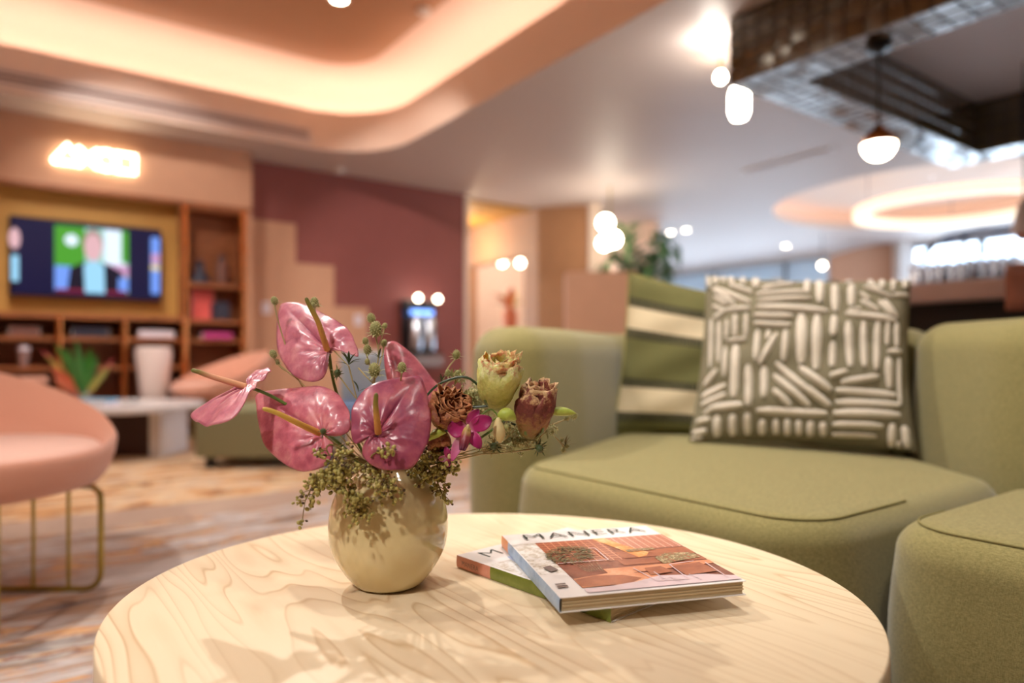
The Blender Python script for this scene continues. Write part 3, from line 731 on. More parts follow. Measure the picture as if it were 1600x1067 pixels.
# drinks dispenser
DB = 7.1; a0, a1 = onB(627,500,DB).x, onB(678,500,DB).x; zt_, zb_ = 1.36, .74
t = thing('drinks_dispenser', 'black framed drinks dispenser with steel tanks on the burgundy wall', 'dispenser', ((a0+a1)/2, 7.05, zb_))
bx(t, 'frame', (a0,7.05,zb_), (a1,7.13,zt_), 'black_plastic'); bx(t, 'shelf', (a0,6.9,zb_), (a1,7.05,zb_+.03), 'black_plastic'); bx(t, 'drip_tray', (a0+.02,6.86,zb_-.14), (a1,7.12,zb_-.02), 'steel')
for k in (.3,.7):
    c = a0+(a1-a0)*k; mb = MB(); mb.lathe((c,6.98,zb_+.03), [(.06,0),(.075,.02),(.075,.36),(.05,.40),(.01,.41)], 20); mb.build('tank', 'steel', t)
mat('blue_light', (.3,.5,1), emit=(.15,.35,1), es=2.5)
bx(t, 'status_light', (a0+.04,6.93,zb_+.45), (a1-.1,6.95,zb_+.50), 'blue_light')
for k in (.35,.95):
    c = a0+(a1-a0)*k; mb = MB(); mb.ball((c,6.97,zt_+.02), .035, 14, 10); mb.build('lamp_bulb', 'lamp_warm', t)
light('dispenser_glow', 'POINT', ((a0+a1)/2, 6.75, zt_+.1), (0,0,0), 1.5, WARM, .03)
for (x, y, lb) in ((416,481,'white light switch on the stepped tan wall area'), (560,500,'pale switch plate low on the stepped tan wall area')):
    q = onB(x, y, BB-.02); mb = MB(); mb.box((q.x,BB-.018,q.z), (.09,.012,.12), bev=.003); tag(mb.build('light_switch', 'white_item', loc=(q.x,BB-.018,q.z-.06), smooth=False), lb, 'switch')
# framed picture
q = P(900, 441, 8.93); t = thing('framed_picture', 'small dark framed picture on the brown wall by the column', 'picture', q-Vector((0,0,.11))); d = math.atan2(-.51,.44)
mb = MB(); mb.box(q, (.22,.03,.22), rz=d, bev=.004); mb.build('frame', 'black_plastic', t, smooth=False); mb = MB(); mb.box(q+Vector((-.015,-.015,0)), (.13,.012,.12), rz=d); mb.build('print', 'palm_green', t, smooth=False)

# ------------------------------------------------------------------ plants
def leaf(mb, base, tip, w, bend, n=8, mi=0, cup=.25, up=Vector((0,0,1))):
    base, tip = Vector(base), Vector(tip); ax = tip-base; L = ax.length; t = ax/L
    side = t.cross(up); side = side.normalized() if side.length > 1e-4 else t.orthogonal().normalized(); nrm = side.cross(t)
    def fn(u, v):
        s = (u-.5)*2; ww = w*math.sin(pi*min(1, v*.93+.04))**.8
        return base + ax*v + side*(s*ww) + nrm*(bend*L*math.sin(pi*v) + cup*abs(s)*ww)
    mb.grid(fn, 4, n, mi)
q = P(1005, 430, 7.8)
pb = thing('planter_box', 'brown waist-high planter partition under the palm', 'planter', W(.95, 7.45)); 
for lo, hi in (((.58,7.3),(1.34,7.62)),):
    c = W((lo[0]+hi[0])/2, (lo[1]+hi[1])/2, .81); mb = MB(); mb.box(c, (hi[0]-lo[0], hi[1]-lo[1], 1.62), rz=-PHI, bev=.01); mb.build('body', 'wall_tan', pb, smooth=False)
pl = thing('palm', 'green potted palm with arching fronds behind the brown partition', 'plant', W(1.60, 8.5))
c = W(1.60, 8.5); mb = MB(); mb.lathe(c, [(.16,0),(.2,.02),(.24,.9),(.22,.92),(.2,.86),(.01,.86)], 24); mb.build('pot', 'terracotta', pl)
rp = random.Random(8)
for k in range(18):
    az = 2*pi*k/18 + rp.uniform(-.2,.2); rch = rp.uniform(.25,.5); h = rp.uniform(.95,1.55); mb = MB()
    pts = [c + Vector((math.cos(az)*rch*s, math.sin(az)*rch*s, .86 + h*math.sin(s*1.9)/math.sin(1.57) - .15*s*s)) for s in [i/9 for i in range(10)]]
    mb.tube(pts, [.01-.0008*i for i in range(10)], 5)
    for i in range(2, 10):
        for sgn in (-1, 1):
            t_ = (pts[i]-pts[i-1]).normalized(); sd_ = t_.cross(Vector((0,0,1))).normalized()*sgn
            leaf(mb, pts[i], pts[i] + (sd_*.8+t_*.7).normalized()*.30*(1-.04*i) + Vector((0,0,-.06)), .036, .06, 5)
    mb.build('frond', 'palm_green', pl)
# doorway vase with dried flowers on a stand
q = P(797, 480, 9.9); t = thing('dried_arrangement', 'orange dried flower arrangement in a terracotta pot in the doorway', 'plant', (q.x,q.y,0))
mb = MB(); mb.lathe((q.x,q.y,0), [(.16,0),(.15,.02),(.03,.05),(.03,1.0),(.16,1.03),(.16,1.06)], 20); mb.build('stand', 'walnut', t)
mb = MB(); mb.lathe((q.x,q.y,1.06), [(.06,0),(.1,.1),(.11,.25),(.08,.34)], 20); mb.build('pot', 'terracotta', t)
for k in range(12):
    az = rp.uniform(0, 2*pi); mb = MB(); leaf(mb, (q.x,q.y,1.38), (q.x+.32*math.cos(az), q.y+.32*math.sin(az), 1.38+rp.uniform(.05,.3)), .05, .15); mb.build('leaf', ['walnut','leaf_orange','brass'][k % 3], t)

# ------------------------------------------------------------------ bar
bar = thing('bar_counter', 'bar counter with pinkish marble top and dark recessed front', 'counter', (4.25, .6, 0))
bx(bar, 'worktop', (3.9,-1.2,1.0), (4.7,2.15,1.1), 'bar_marble', .01); bx(bar, 'base', (4.05,-1.2,0), (4.65,2.1,1.0), 'bar_dark'); bx(bar, 'foot_rail', (3.95,-1.2,.2), (3.98,2.1,.23), 'brass')
def glass(p, h, label, k):
    t = thing('drinking_glass', label, 'glass', p, 'upturned glasses on the bar counter'); r = .036
    mb = MB(); mb.lathe(p, [(r*.75,0),(r,.02),(r*1.05,h),(r*.97,h),(r*.92,.025),(r*.6,.012),(.002,.012)], 20, 0, True)
    mb.build('bowl', 'glassware', t)
gl_rows = [(1432,4.0),(1448,4.02),(1466,4.0),(1482,4.05),(1500,4.02),(1516,4.0),(1532,4.05),(1550,4.0),(1568,4.03),(1586,4.0)]
for k, (px, a) in enumerate(gl_rows):
    for r_ in range(2):
        q = onA(px+r_*7, 500, a+.12+r_*.22); h = .12 if r_ == 0 else .17
        glass(Vector((q.x, q.y, 1.1)), h, '%s clear glass from the left in the %s row on the marble bar counter' % (['first','second','third','fourth','fifth','sixth','seventh','eighth','ninth','tenth'][k], ['low front','taller back'][r_]), k)
# stool
q = W(2.36, 3.0)
t = thing('bar_stool', 'brown leather bar stool with a low curved back at the bar', 'stool', (q.x,q.y,0))
mb = MB(); mb.grid(lambda u, v: W(2.36, 3.0) + W(math.sin((u-.5)*2.2)*.31, -.02-(-math.cos((u-.5)*2.2))*-.22+.0, .905+v*.19), 20, 4); mb.build('backrest', 'stool_leather', t, solid=.03)
mb = MB(); mb.lathe((q.x,q.y,0), [(.2,.70),(.22,.72),(.22,.77),(.19,.79),(.01,.795)], 28); mb.build('seat', 'stool_leather', t)
for k in range(4):
    az = pi/4+k*pi/2; mb = MB(); mb.tube([(q.x+.14*math.cos(az),q.y+.14*math.sin(az),.72),(q.x+.22*math.cos(az),q.y+.22*math.sin(az),0)], .013, 8); mb.build('leg', 'black_metal', t)
# blue curved gantry above the bar
t = thing('bar_gantry', 'dark blue arched metal gantry rail over the bar against the windows', 'rail', P(1440, 557, 7.5).xy.to_3d())
for nm, pts_, r_, m_ in (('arch', [(1436,470),(1437,430),(1443,402),(1458,383),(1485,369),(1530,361),(1580,356),(1640,351)], .035, 'window_frame_blue'), ('upright', [(1507,470),(1507,366)], .02, 'window_frame_blue'), ('crossbar', [(1425,421),(1470,416),(1510,412)], .02, 'window_frame_blue')):
    mb = MB(); mb.tube([P(x,y,7.5) for x,y in pts_], r_, 8); mb.build(nm, m_, t)
for x in (1437,1507,1630):
    q = P(x,470,7.5); mb = MB(); mb.tube([q, (q.x,q.y,0)], .02, 8); mb.build('post', 'window_frame_blue', t)
# brown arched partition and pale column behind the cushions
q0 = W(5.6,12)
mb = MB(); pr = [(5.62,0),(6.69,0),(6.69,2.69)]+[(6.69-1.07*k/10, 2.69-.22*(k/10)**2) for k in range(1,11)]
mb.loft([[W(x, 12, z) for x, z in pr], [W(x, 12.12, z) for x, z in pr]]); struct(mb.build('wall_right', 'wall_tan', loc=q0, smooth=False))
q = W(6.82, 11.9); mb = MB(); mb.box((q.x,q.y,ZC/2), (.26,.26,ZC), rz=-PHI); struct(mb.build('trim_4', 'white_paint', loc=(q.x,q.y,0), smooth=False))

# ------------------------------------------------------------------ cushions' and chairs' helpers
def fillet(pts, rads, n=8):
    out = []; k = len(pts)
    for i in range(k):
        p0, p, p1 = Vector(pts[i-1]), Vector(pts[i]), Vector(pts[(i+1) % k])
        r = rads[i] if isinstance(rads, (list, tuple)) else rads
        d0, d1 = (p0-p).normalized(), (p1-p).normalized(); ang = math.acos(max(-1, min(1, d0.dot(d1))))
        t = min(r/math.tan(ang/2), (p0-p).length*.49, (p1-p).length*.49)
        a, b_ = p+d0*t, p+d1*t
        for j in range(n+1):
            s = j/n; w_ = math.sin(ang/2); D = (1-s)**2 + 2*w_*s*(1-s) + s*s; out.append((a*(1-s)**2 + p*2*w_*s*(1-s) + b_*s*s)/D)
    # resample evenly
    return out
def resample(pts, step):
    out = []; k = len(pts); L = [(pts[(i+1) % k]-pts[i]).length for i in range(k)]; T = sum(L); n = max(24, int(T/step)); i = 0; acc = 0
    for j in range(n):
        s = T*j/n
        while acc + L[i] < s: acc += L[i]; i += 1
        out.append(pts[i].lerp(pts[(i+1) % k], (s-acc)/max(L[i], 1e-9)))
    return out
def inset(pts, d):
    k = len(pts); area = sum(pts[i].x*pts[(i+1) % k].y - pts[(i+1) % k].x*pts[i].y for i in range(k)); sg = 1 if area > 0 else -1
    out = []
    for i in range(k):
        t = (pts[(i+1) % k]-pts[i-1]).normalized(); out.append(pts[i] + Vector((-t.y, t.x))*d*sg)
    return out
def puff(mb, outline, z0, z1, rt_, rb, crown=0, crown_d=0, mi=0, belly=0):
    rings = []; ctr = sum(outline, Vector((0,0)))/len(outline)
    for k in range(6):
        a = pi/2*k/5; rings.append((rb*(1-math.sin(a)), z0+rb*(1-math.cos(a))))
    if belly:
        for k in range(1, 6):
            s = k/6; rings.append((-belly*math.sin(pi*s), z0+rb+(z1-rt_-z0-rb)*s))
    for k in range(9):
        a = pi/2*k/8; rings.append((rt_*(1-math.cos(a)), z1-rt_+rt_*math.sin(a)))
    R = [[(p.x, p.y, z) for p in inset(outline, d)] for d, z in rings]
    last = inset(outline, rt_)
    if crown:
        for k in range(1, 7):
            s = k/6.5; R.append([(p.x, p.y, z1+crown*math.sin(s*pi/2)) for p in [q.lerp(ctr, s*.97) for q in last]])
    mb.loft(R, mi, True, False, False)
    st = len(mb.v)-len(R)*len(R[0]); k = len(R[0])
    for ri, flip in ((0, True), (len(R)-1, False)):
        for t3 in mathutils.geometry.tessellate_polygon([[Vector(p) for p in R[ri]]]):
            a, b, c = [st+ri*k+i for i in t3]; n = (mb.v[b]-mb.v[a]).cross(mb.v[c]-mb.v[a])
            mb.f.append([a,b,c] if (n.z < 0) == flip else [a,c,b]); mb.m.append(mi)
# ================================================================== sofa (world coordinates)
V2 = lambda x, y: Vector((x, y))
def sofa_piece(name, parent, pts, rads, z0, z1, rt_, crown=0, belly=0, m='sofa_green'):
    o = resample(fillet(pts, rads), .03)
    mb = MB(); puff(mb, o, z0, z1, rt_, .03, crown, belly=belly)
    return mb.build(name, m, parent, autos=80), o
def seam(parent, outline, d, z, sel):
    q = [p for p in inset(outline, d)]; q = [p for p in q if sel(p)]
    g = max(range(len(q)), key=lambda i: (q[i]-q[i-1]).length); q = q[g:]+q[:g]
    mb = MB(); mb.tube([(p.x, p.y, z) for p in q], .0020, 6); mb.build('seam', 'seam_thread', parent)
ZS = .445
s1 = thing('sofa', 'green upholstered sofa section with arm and back, carrying both cushions', 'sofa', (1.5, 1.2, 0))
seat, o1 = sofa_piece('seat', s1, [(.985,1.36),(.99,.575),(1.72,.575),(1.96,.86),(1.97,1.70),(1.72,1.74)], [.12,.13,.06,.08,.1,.2], .06, ZS, .055, .018, .012)
o1c = resample(fillet([(.985,1.36),(.99,.575),(1.72,.575),(1.96,.86),(1.97,1.70),(1.72,1.74)], [.12,.13,.06,.08,.1,.2]), .012)
seam(s1, o1c, .030, ZS-.0045, lambda p: p.x < 1.35 and p.y < 1.42)
back, _ = sofa_piece('backrest', s1, [(1.05,1.41),(1.36,1.53),(1.76,1.76),(2.0,1.78),(2.0,.90),(2.26,.88),(2.27,2.06),(1.78,2.07),(1.04,1.66)], [.10,.2,.25,.18,.10,.10,.2,.25,.10], .06, .795, .085, 0, .012)
s2 = thing('sofa', 'green sofa corner section at the right edge, empty, with rounded back', 'sofa', (1.5, .1, 0))
o2 = [(1.095,.553),(1.66,.553),(1.66,-.75),(1.095,-.75)]
sofa_piece('seat', s2, o2, [.12,.05,.1,.1], .06, ZS+.004, .06, .014, .012)
o2c = resample(fillet(o2, [.12,.05,.1,.1]), .012)
seam(s2, o2c, .034, ZS+.004-.0045, lambda p: p.x < 1.3)
sofa_piece('backrest', s2, [(1.98,.885),(1.79,.60),(1.71,.25),(1.71,-.75),(1.97,-.75),(1.98,.2),(2.24,.86)], [.10,.2,.25,.10,.10,.3,.10], .06, .80, .085, 0, .012)
for par, pts in ((s1, [(1.1,1.3),(1.1,.68),(2.1,1.9),(2.1,.95)]), (s2, [(1.2,.45),(1.2,-.6),(1.85,-.6),(1.85,.3)])):
    for x, y in pts: mb = MB(); mb.lathe((x,y,0), [(.02,0),(.025,.065)], 12); mb.build('foot', 'feet_black', par)

# ------------------------------------------------------------------ cushions
def cushion_fn(TL, TR, BR, BL, thick, pinch=.05, sgn=1):
    n0 = ((TR-TL).cross(BL-TL)).normalized()   # towards the viewer or away, fixed below
    if n0.dot(-TL + Vector((0,0,CH))) < 0: n0 = -n0
    def fn(u, v, off=0.0, side=1):
        U, V = 2*u-1, 2*v-1
        uu = .5 + .5*U*(1 - pinch*(1-V*V)); vv = .5 + .5*V*(1 - pinch*(1-U*U))
        p = (BL*(1-uu) + BR*uu)*(1-vv) + (TL*(1-uu) + TR*uu)*vv
        h = ((1-abs(U)**2.3)*(1-abs(V)**2.3))
        h = max(h, 0)**.42
        wr = .006*math.sin(U*7+V*3)*h + .004*math.sin(V*11-U*5)*h
        return p + n0*side*(thick*h + wr*side + off)
    return fn
def cushion(name, fn, m, parent, nu=36, side_m=None):
    mb = MB(); mb.grid(lambda u, v: fn(u, v, 0, 1), nu, nu, 0, True); mb.grid(lambda u, v: fn(1-u, v, 0, -1), nu, nu, 1, True)
    return mb.build(name, [m, side_m or m], parent, autos=80)
# rear striped cushion
TL, TR, BR, BL = P(983,426,2.34), P(1190,470,2.28), P(1180,688,2.14), P(958,676,2.36)
f_ = cushion_fn(TL, TR, BR, BL, .075, .05)
t = thing('cushion', 'olive cushion with cream bands and dark stitched stripes, behind the patterned one', 'cushion', (BL+BR)/2)
cushion('cover', f_, 'cushion_stripes', t)
mb = MB(); mb.tube([f_(u, v) for u, v in [(i/12,0) for i in range(12)]+[(1,i/12) for i in range(12)]+[(1-i/12,1) for i in range(12)]+[(0,1-i/12) for i in range(13)]], .004, 6); mb.build('piping', 'cushion_olive', t)
# front cushion with raised tufted bars (read off the photograph: zoom px, scale 3.077)
TL, TR, BR, BL = P(1103,431,2.10), P(1424,438,1.88), P(1432,706,1.76), P(1076,690,1.98)
f2 = cushion_fn(TL, TR, BR, BL, .075, .045)
t = thing('cushion', 'large cushion with raised cream tufted bars on an olive-grey ground', 'cushion', (BL+BR)/2)
cushion('cover', f2, 'pattern_base', t)
BARS = """515 100 520 165 24|560 98 555 150 26|600 98 600 140 22|640 98 640 145 28|700 98 700 150 24|765 98 765 165 36|830 98 900 112 20|1015 100 1010 205 28|1070 105 1072 255 36|1140 150 1145 300 36|1100 100 1165 108 24|1215 110 1190 140 26|1215 150 1218 270 36|1300 105 1300 160 24|1350 105 1352 180 24|1400 105 1402 190 22|1455 110 1455 170 24
540 172 655 262 26|545 215 610 262 22|535 262 590 290 22|550 170 735 250 28|630 150 745 195 28|540 325 600 290 22|600 290 735 280 26|590 295 550 330 20
790 180 940 135 24|800 160 960 150 18|765 205 1025 195 26|770 242 1030 236 26|765 275 1110 300 32|750 318 945 328 28|750 358 935 372 26|780 130 760 170 20
525 330 520 560 24|568 345 566 540 26|612 340 606 440 22|655 315 652 425 26|712 310 708 425 22|615 445 715 435 20|602 470 600 610 26|658 465 652 705 44
770 390 760 540 30|825 392 820 440 22|865 410 780 560 30|910 395 900 545 30|985 320 985 560 50|1060 325 1055 590 44|1140 325 1135 430 34|1135 460 1130 580 34
1190 310 1420 345 32|1200 300 1260 285 22|1205 355 1215 575 38|1275 355 1280 575 32|1340 355 1335 585 32|1385 355 1385 465 24|1425 355 1430 470 24|1385 498 1448 492 26|1390 525 1395 665 36|1440 525 1440 740 20
1255 200 1300 240 22|1270 165 1400 225 22|1260 240 1340 300 24|1340 245 1400 320 24|1290 130 1340 190 20|1400 215 1475 205 24|1365 240 1425 330 20
490 640 560 575 30|480 690 610 650 34|480 725 615 690 30|500 770 560 735 24|530 745 700 745 34|725 565 730 750 40|805 575 805 715 38|860 555 1020 690 34|975 575 1125 690 34|1000 670 1120 755 34|850 610 1025 755 34|850 680 935 755 30|1120 625 1200 600 28|1170 655 1345 615 30
1145 690 1420 695 32|1145 742 1435 740 34|1135 790 1435 785 36|1130 840 1355 840 28|1130 882 1325 885 22|770 775 1105 790 34|1400 825 1390 925 38|1455 830 1460 925 40|1420 900 1425 930 20
445 850 520 845 26|460 800 535 795 26|440 875 500 872 20|570 785 575 875 40|650 785 655 875 38|725 785 730 875 36|800 815 800 880 34|865 815 868 880 30|920 815 922 885 32|975 820 975 885 28|1030 825 1028 890 32|1085 830 1090 890 32"""
cz = [(505,95),(1480,120),(1500,935),(425,880)]
def inv(x, y):
    # invert the bilinear map of the cushion's four corners
    u, v = .5, .5
    (ax, ay), (bx_, by), (cx, cy), (dx, dy) = cz
    for _ in range(12):
        px = (dx*(1-u)+cx*u)*(1-v) + (ax*(1-u)+bx_*u)*v; py = (dy*(1-u)+cy*u)*(1-v) + (ay*(1-u)+by*u)*v
        ux = (cx-dx)*(1-v)+(bx_-ax)*v; uy = (cy-dy)*(1-v)+(by-ay)*v
        vx = (ax*(1-u)+bx_*u)-(dx*(1-u)+cx*u); vy = (ay*(1-u)+by*u)-(dy*(1-u)+cy*u)
        D = ux*vy-uy*vx; ex, ey = x-px, y-py
        u += (ex*vy-ey*vx)/D; v += (ux*ey-uy*ex)/D
    return u, v
rb_ = random.Random(3)
for it in BARS.replace('\n', '|').split('|'):
    x0, y0, x1, y1, wd = map(float, it.split())
    dx, dy = x1-x0, y1-y0; L = math.hypot(dx, dy); nx, ny = -dy/L, dx/L
    ns = 6; rings = []
    for i in range(ns+1):
        s = i/ns; e = [.55,.95,1,1,1,.95,.55][i]*(1+rb_.uniform(-.07,.07)); ring = []
        for k in range(5):
            q = -1+k*.5; h = [0,.75,1,.75,0][k]*.0085*(.6 if i in (0, ns) else 1)
            X, Y = x0+dx*s+nx*q*wd*.5*e, y0+dy*s+ny*q*wd*.5*e
            u, v = inv(X, Y); u = min(.995, max(.005, u)); v = min(.995, max(.005, v)); ring.append(f2(u, v, h+.0012))
        rings.append(ring)
    mb = MB(); mb.loft(rings, 0, False); mb.build('tufted_bar', 'tuft', t, autos=80)

# ================================================================== pink armchairs
def armchair(label, X, Y, face, sc, group):
    c = W(X, Y); t = thing('armchair', label, 'chair', (0,0,0), group)
    # local build around origin, facing -y; back towards +y
    def hgt(d): return .27*((1+math.cos(d))/2)**1.55
    mb = MB(); n = 72; rings = []
    def ring(r0, dr, fz):
        out = []
        for k in range(n):
            a = 2*pi*k/n; d = a - pi/2; h = hgt(d); r = r0 + dr*h
            out.append((r*math.cos(a), r*math.sin(a), fz(h)))
        return out
    R = [ring(.10,0,lambda h:.315), ring(.26,0,lambda h:.318), ring(.375,.05,lambda h:.332), ring(.40,.1,lambda h:.365+.1*h), ring(.41,.28,lambda h:.40+.5*h), ring(.412,.42,lambda h:.425+.95*h),
         ring(.402,.44,lambda h:.438+1.0*h), ring(.388,.42,lambda h:.43+.97*h), ring(.375,.2,lambda h:.40+.5*h), ring(.36,.0,lambda h:.37), ring(.10,0,lambda h:.365)]
    mb.loft(R); mb.build('shell', 'pink_fabric', t, autos=80)
    mb = MB(); o = [V2(.385*math.cos(2*pi*k/64), .385*math.sin(2*pi*k/64)-.012) for k in range(64)]
    puff(mb, o, .345, .452, .05, .04, .016); mb.build('seat', 'pink_fabric_pale', t, autos=80)
    # sled bases: two wire loops with uprights
    RB = Matrix.Rotation(math.radians(24), 3, 'Z'); rb = lambda v: RB @ Vector(v)
    for x in (.11, -.31):
        pts = [(x,-.29,.322),(x,-.35,.318),(x,-.372,.30),(x,-.375,.27),(x,-.375,.06)]+[(x,-.375+.05*(1-math.cos(a)),.06-.05*math.sin(a)) for a in (pi/8,pi/4,3*pi/8,pi/2)]
        pts += [(x, -.02-p[1], p[2]) for p in reversed(pts)]
        mb = MB(); mb.tube([rb(p) for p in pts], .0085, 8); fr = mb.build('leg_frame', 'brass', t)
        for y in (-.277,-.171,-.065,.041,.147,.253):
            mb = MB(); mb.tube([rb((x,y,.012)),rb((x,y,.33))], .0055, 8); mb.build('rod', 'brass', fr)
    for y in (-.2,.2):
        mb = MB(); mb.tube([rb((.11,y,.325)),rb((-.31,y,.325))], .006, 8); mb.build('crossbar', 'brass', t)
    t.location = c; t.rotation_euler = (0,0,face-PHI); t.scale = (sc[0],sc[0],sc[1])
    return t
# face: rotation about z of the local -y direction (camera frame)
armchair('pale pink tub armchair on brass wire legs at the left edge, nearest the camera', -1.615, 1.95, math.radians(66), (1.0,1.0), 'pink tub armchairs')
armchair('pale pink tub armchair farther back, between marble table and olive ottoman', -2.54, 5.86, math.radians(-38), (.87,1.07), 'pink tub armchairs')

# ------------------------------------------------------------------ ottoman
t = thing('ottoman', 'low olive-green block ottoman on short black feet', 'ottoman', W(-1.62, 4.68))
mb = MB(); o = [W(p.x, p.y).xy for p in resample(fillet([(-2.02,4.30),(-1.22,4.30),(-1.22,5.0),(-2.02,5.0)], .06), .04)]
puff(mb, o, .07, .385, .035, .02, .01); mb.build('body', 'moss_fabric', t, autos=80)
for x, y in ((-1.93,4.38),(-1.31,4.38),(-1.93,4.92),(-1.31,4.92)):
    q = W(x,y); mb = MB(); mb.box((q.x,q.y,.035), (.05,.05,.07), rz=-PHI); mb.build('foot', 'feet_black', t, smooth=False)
# blue chair seen between the flowers
t = thing('side_chair', 'pale blue upholstered side chair glimpsed between the flower stems', 'chair', W(-.92, 4.35))
def cb(nm, x0, x1, y0, y1, z0, z1, m):
    mb = MB(); o = [W(p.x, p.y).xy for p in resample(fillet([(x0,y0),(x1,y0),(x1,y1),(x0,y1)], .05), .03)]; puff(mb, o, z0, z1, .04, .02, .008); mb.build(nm, m, t, autos=80)
cb('backrest', -1.16, -.82, 4.55, 4.68, .42, .74, 'blue_fabric'); cb('seat', -1.16, -.82, 4.1, 4.6, .30, .42, 'blue_deep')
for x, y in ((-1.12,4.14),(-.86,4.14),(-1.12,4.6),(-.86,4.6)):
    mb = MB(); mb.tube([W(x,y,0), W(x,y,.31)], .014, 8); mb.build('leg', 'blue_deep', t)

# ------------------------------------------------------------------ marble table
mc = W(-2.95, 4.95)
t = thing('coffee_table', 'white marble coffee table with slab leg and dark wooden base', 'table', (mc.x,mc.y,0))
def ell(cx, cy, rx, ry, n=48, p=2.6):
    out = []
    for k in range(n):
        a = 2*pi*k/n; ca_, sa_ = math.cos(a), math.sin(a); X = cx+rx*math.copysign(abs(ca_)**(2/p), ca_); Y = cy+ry*math.copysign(abs(sa_)**(2/p), sa_); out.append(W(X, Y).xy)
    return out
mb = MB(); puff(mb, ell(-2.98,4.98,.66,.55), .325, .37, .01, .01, .0005); mb.build('top', 'marble', t, autos=50)
def wbox(parent, name, x0, x1, y0, y1, z0, z1, m, bev=0):
    q = W((x0+x1)/2, (y0+y1)/2, (z0+z1)/2); mb = MB(); mb.box(q, (x1-x0, y1-y0, z1-z0), rz=-PHI, bev=bev); return mb.build(name, m, parent, smooth=False)
wbox(t, 'slab_leg', -2.55,-2.47, 4.80,5.2, 0,.325, 'marble'); wbox(t, 'base', -3.3,-2.58, 4.85,5.15, 0,.325, 'dark_wood'); wbox(t, 'slab_leg', -3.48,-3.40, 4.8,5.2, 0,.325, 'marble')
# books on it
def flatbook(X, Y, z, w_, d_, h_, rz, m, label):
    q = W(X, Y, z+h_/2); b = thing('book', label, 'book', (q.x,q.y,z)); mb = MB(); mb.box(q, (w_,d_,h_), rz=rz-PHI, bev=.002); mb.build('cover', m, b, smooth=False); mb = MB(); mb.box(q, (w_*.97,d_+.002,h_*.7), rz=rz-PHI); mb.build('pages', 'paper_white', b, smooth=False)
flatbook(-2.92,4.68,.371,.34,.25,.025,.1,'white_item','white book lying at the bottom on the marble coffee table')
flatbook(-2.90,4.70,.397,.28,.22,.02,.2,'blue_book','thin blue book on top of the white book on the marble table')
# its tropical arrangement
q = W(-3.12, 4.95)
v = thing('glass_vase', 'small clear glass vase on the marble coffee table', 'vase', (q.x,q.y,.371))
mb = MB(); mb.lathe((q.x,q.y,.371), [(.05,0),(.06,.01),(.065,.10),(.06,.10),(.055,.02),(.002,.015)], 24); mb.build('body', 'glassware', v)
pl2 = thing('tropical_bouquet', 'tropical bouquet of green blades and orange and pink flowers in the glass vase', 'plant', (q.x,q.y,.39))
for px_, py_, wd, m in ((88,538,.035,'leaf_green'),(118,532,.032,'leaf_green'),(141,545,.036,'leaf_green'),(152,556,.024,'leaf_green'),(104,545,.026,'leaf_green'),(177,560,.022,'leaf_pink'),(170,572,.024,'leaf_yellow'),(66,548,.022,'leaf_pink'),(72,556,.022,'leaf_yellow'),(80,574,.045,'leaf_orange'),(92,584,.04,'leaf_orange'),(84,590,.035,'leaf_orange')):
    mb = MB(); leaf(mb, (q.x,q.y,.40), P(px_, py_, 4.9+rp.uniform(-.1,.1)), wd, .06, 8, up=Vector((.3,.6,.2))); mb.build('leaf', m, pl2)

# ================================================================== round table
tc_ = W(-.0274, .8776); rx_, ry_ = .4545, .408; tilt = math.radians(-9.03)
TT = .415
t = thing('round_table', 'round pale ash coffee table in the foreground', 'table', (tc_.x,tc_.y,0))
def tab(s, n=160):
    out = []
    for k in range(n):
        a = 2*pi*k/n; x, y = (rx_+s)*math.cos(a), (ry_+s)*math.sin(a)
        X, Y = x*math.cos(tilt)-y*math.sin(tilt)-.0274, x*math.sin(tilt)+y*math.cos(tilt)+.8776
        out.append(W(X, Y))
    return out
mb = MB(); mb.loft([[Vector((p.x,p.y,z)) for p in tab(s)] for s, z in ((-.01,.375),(-.002,.377),(0,.380),(0,.4125),(-.0008,.4142),(-.0025,TT))]); mb.build('tabletop', 'ash_veneer', t, autos=50)
mb = MB(); mb.lathe((tc_.x,tc_.y,0), [(.22,.0),(.22,.015),(.19,.02),(.17,.2),(.19,.36),(.24,.375)], 48); mb.build('pedestal', 'ash_veneer', t, autos=50)

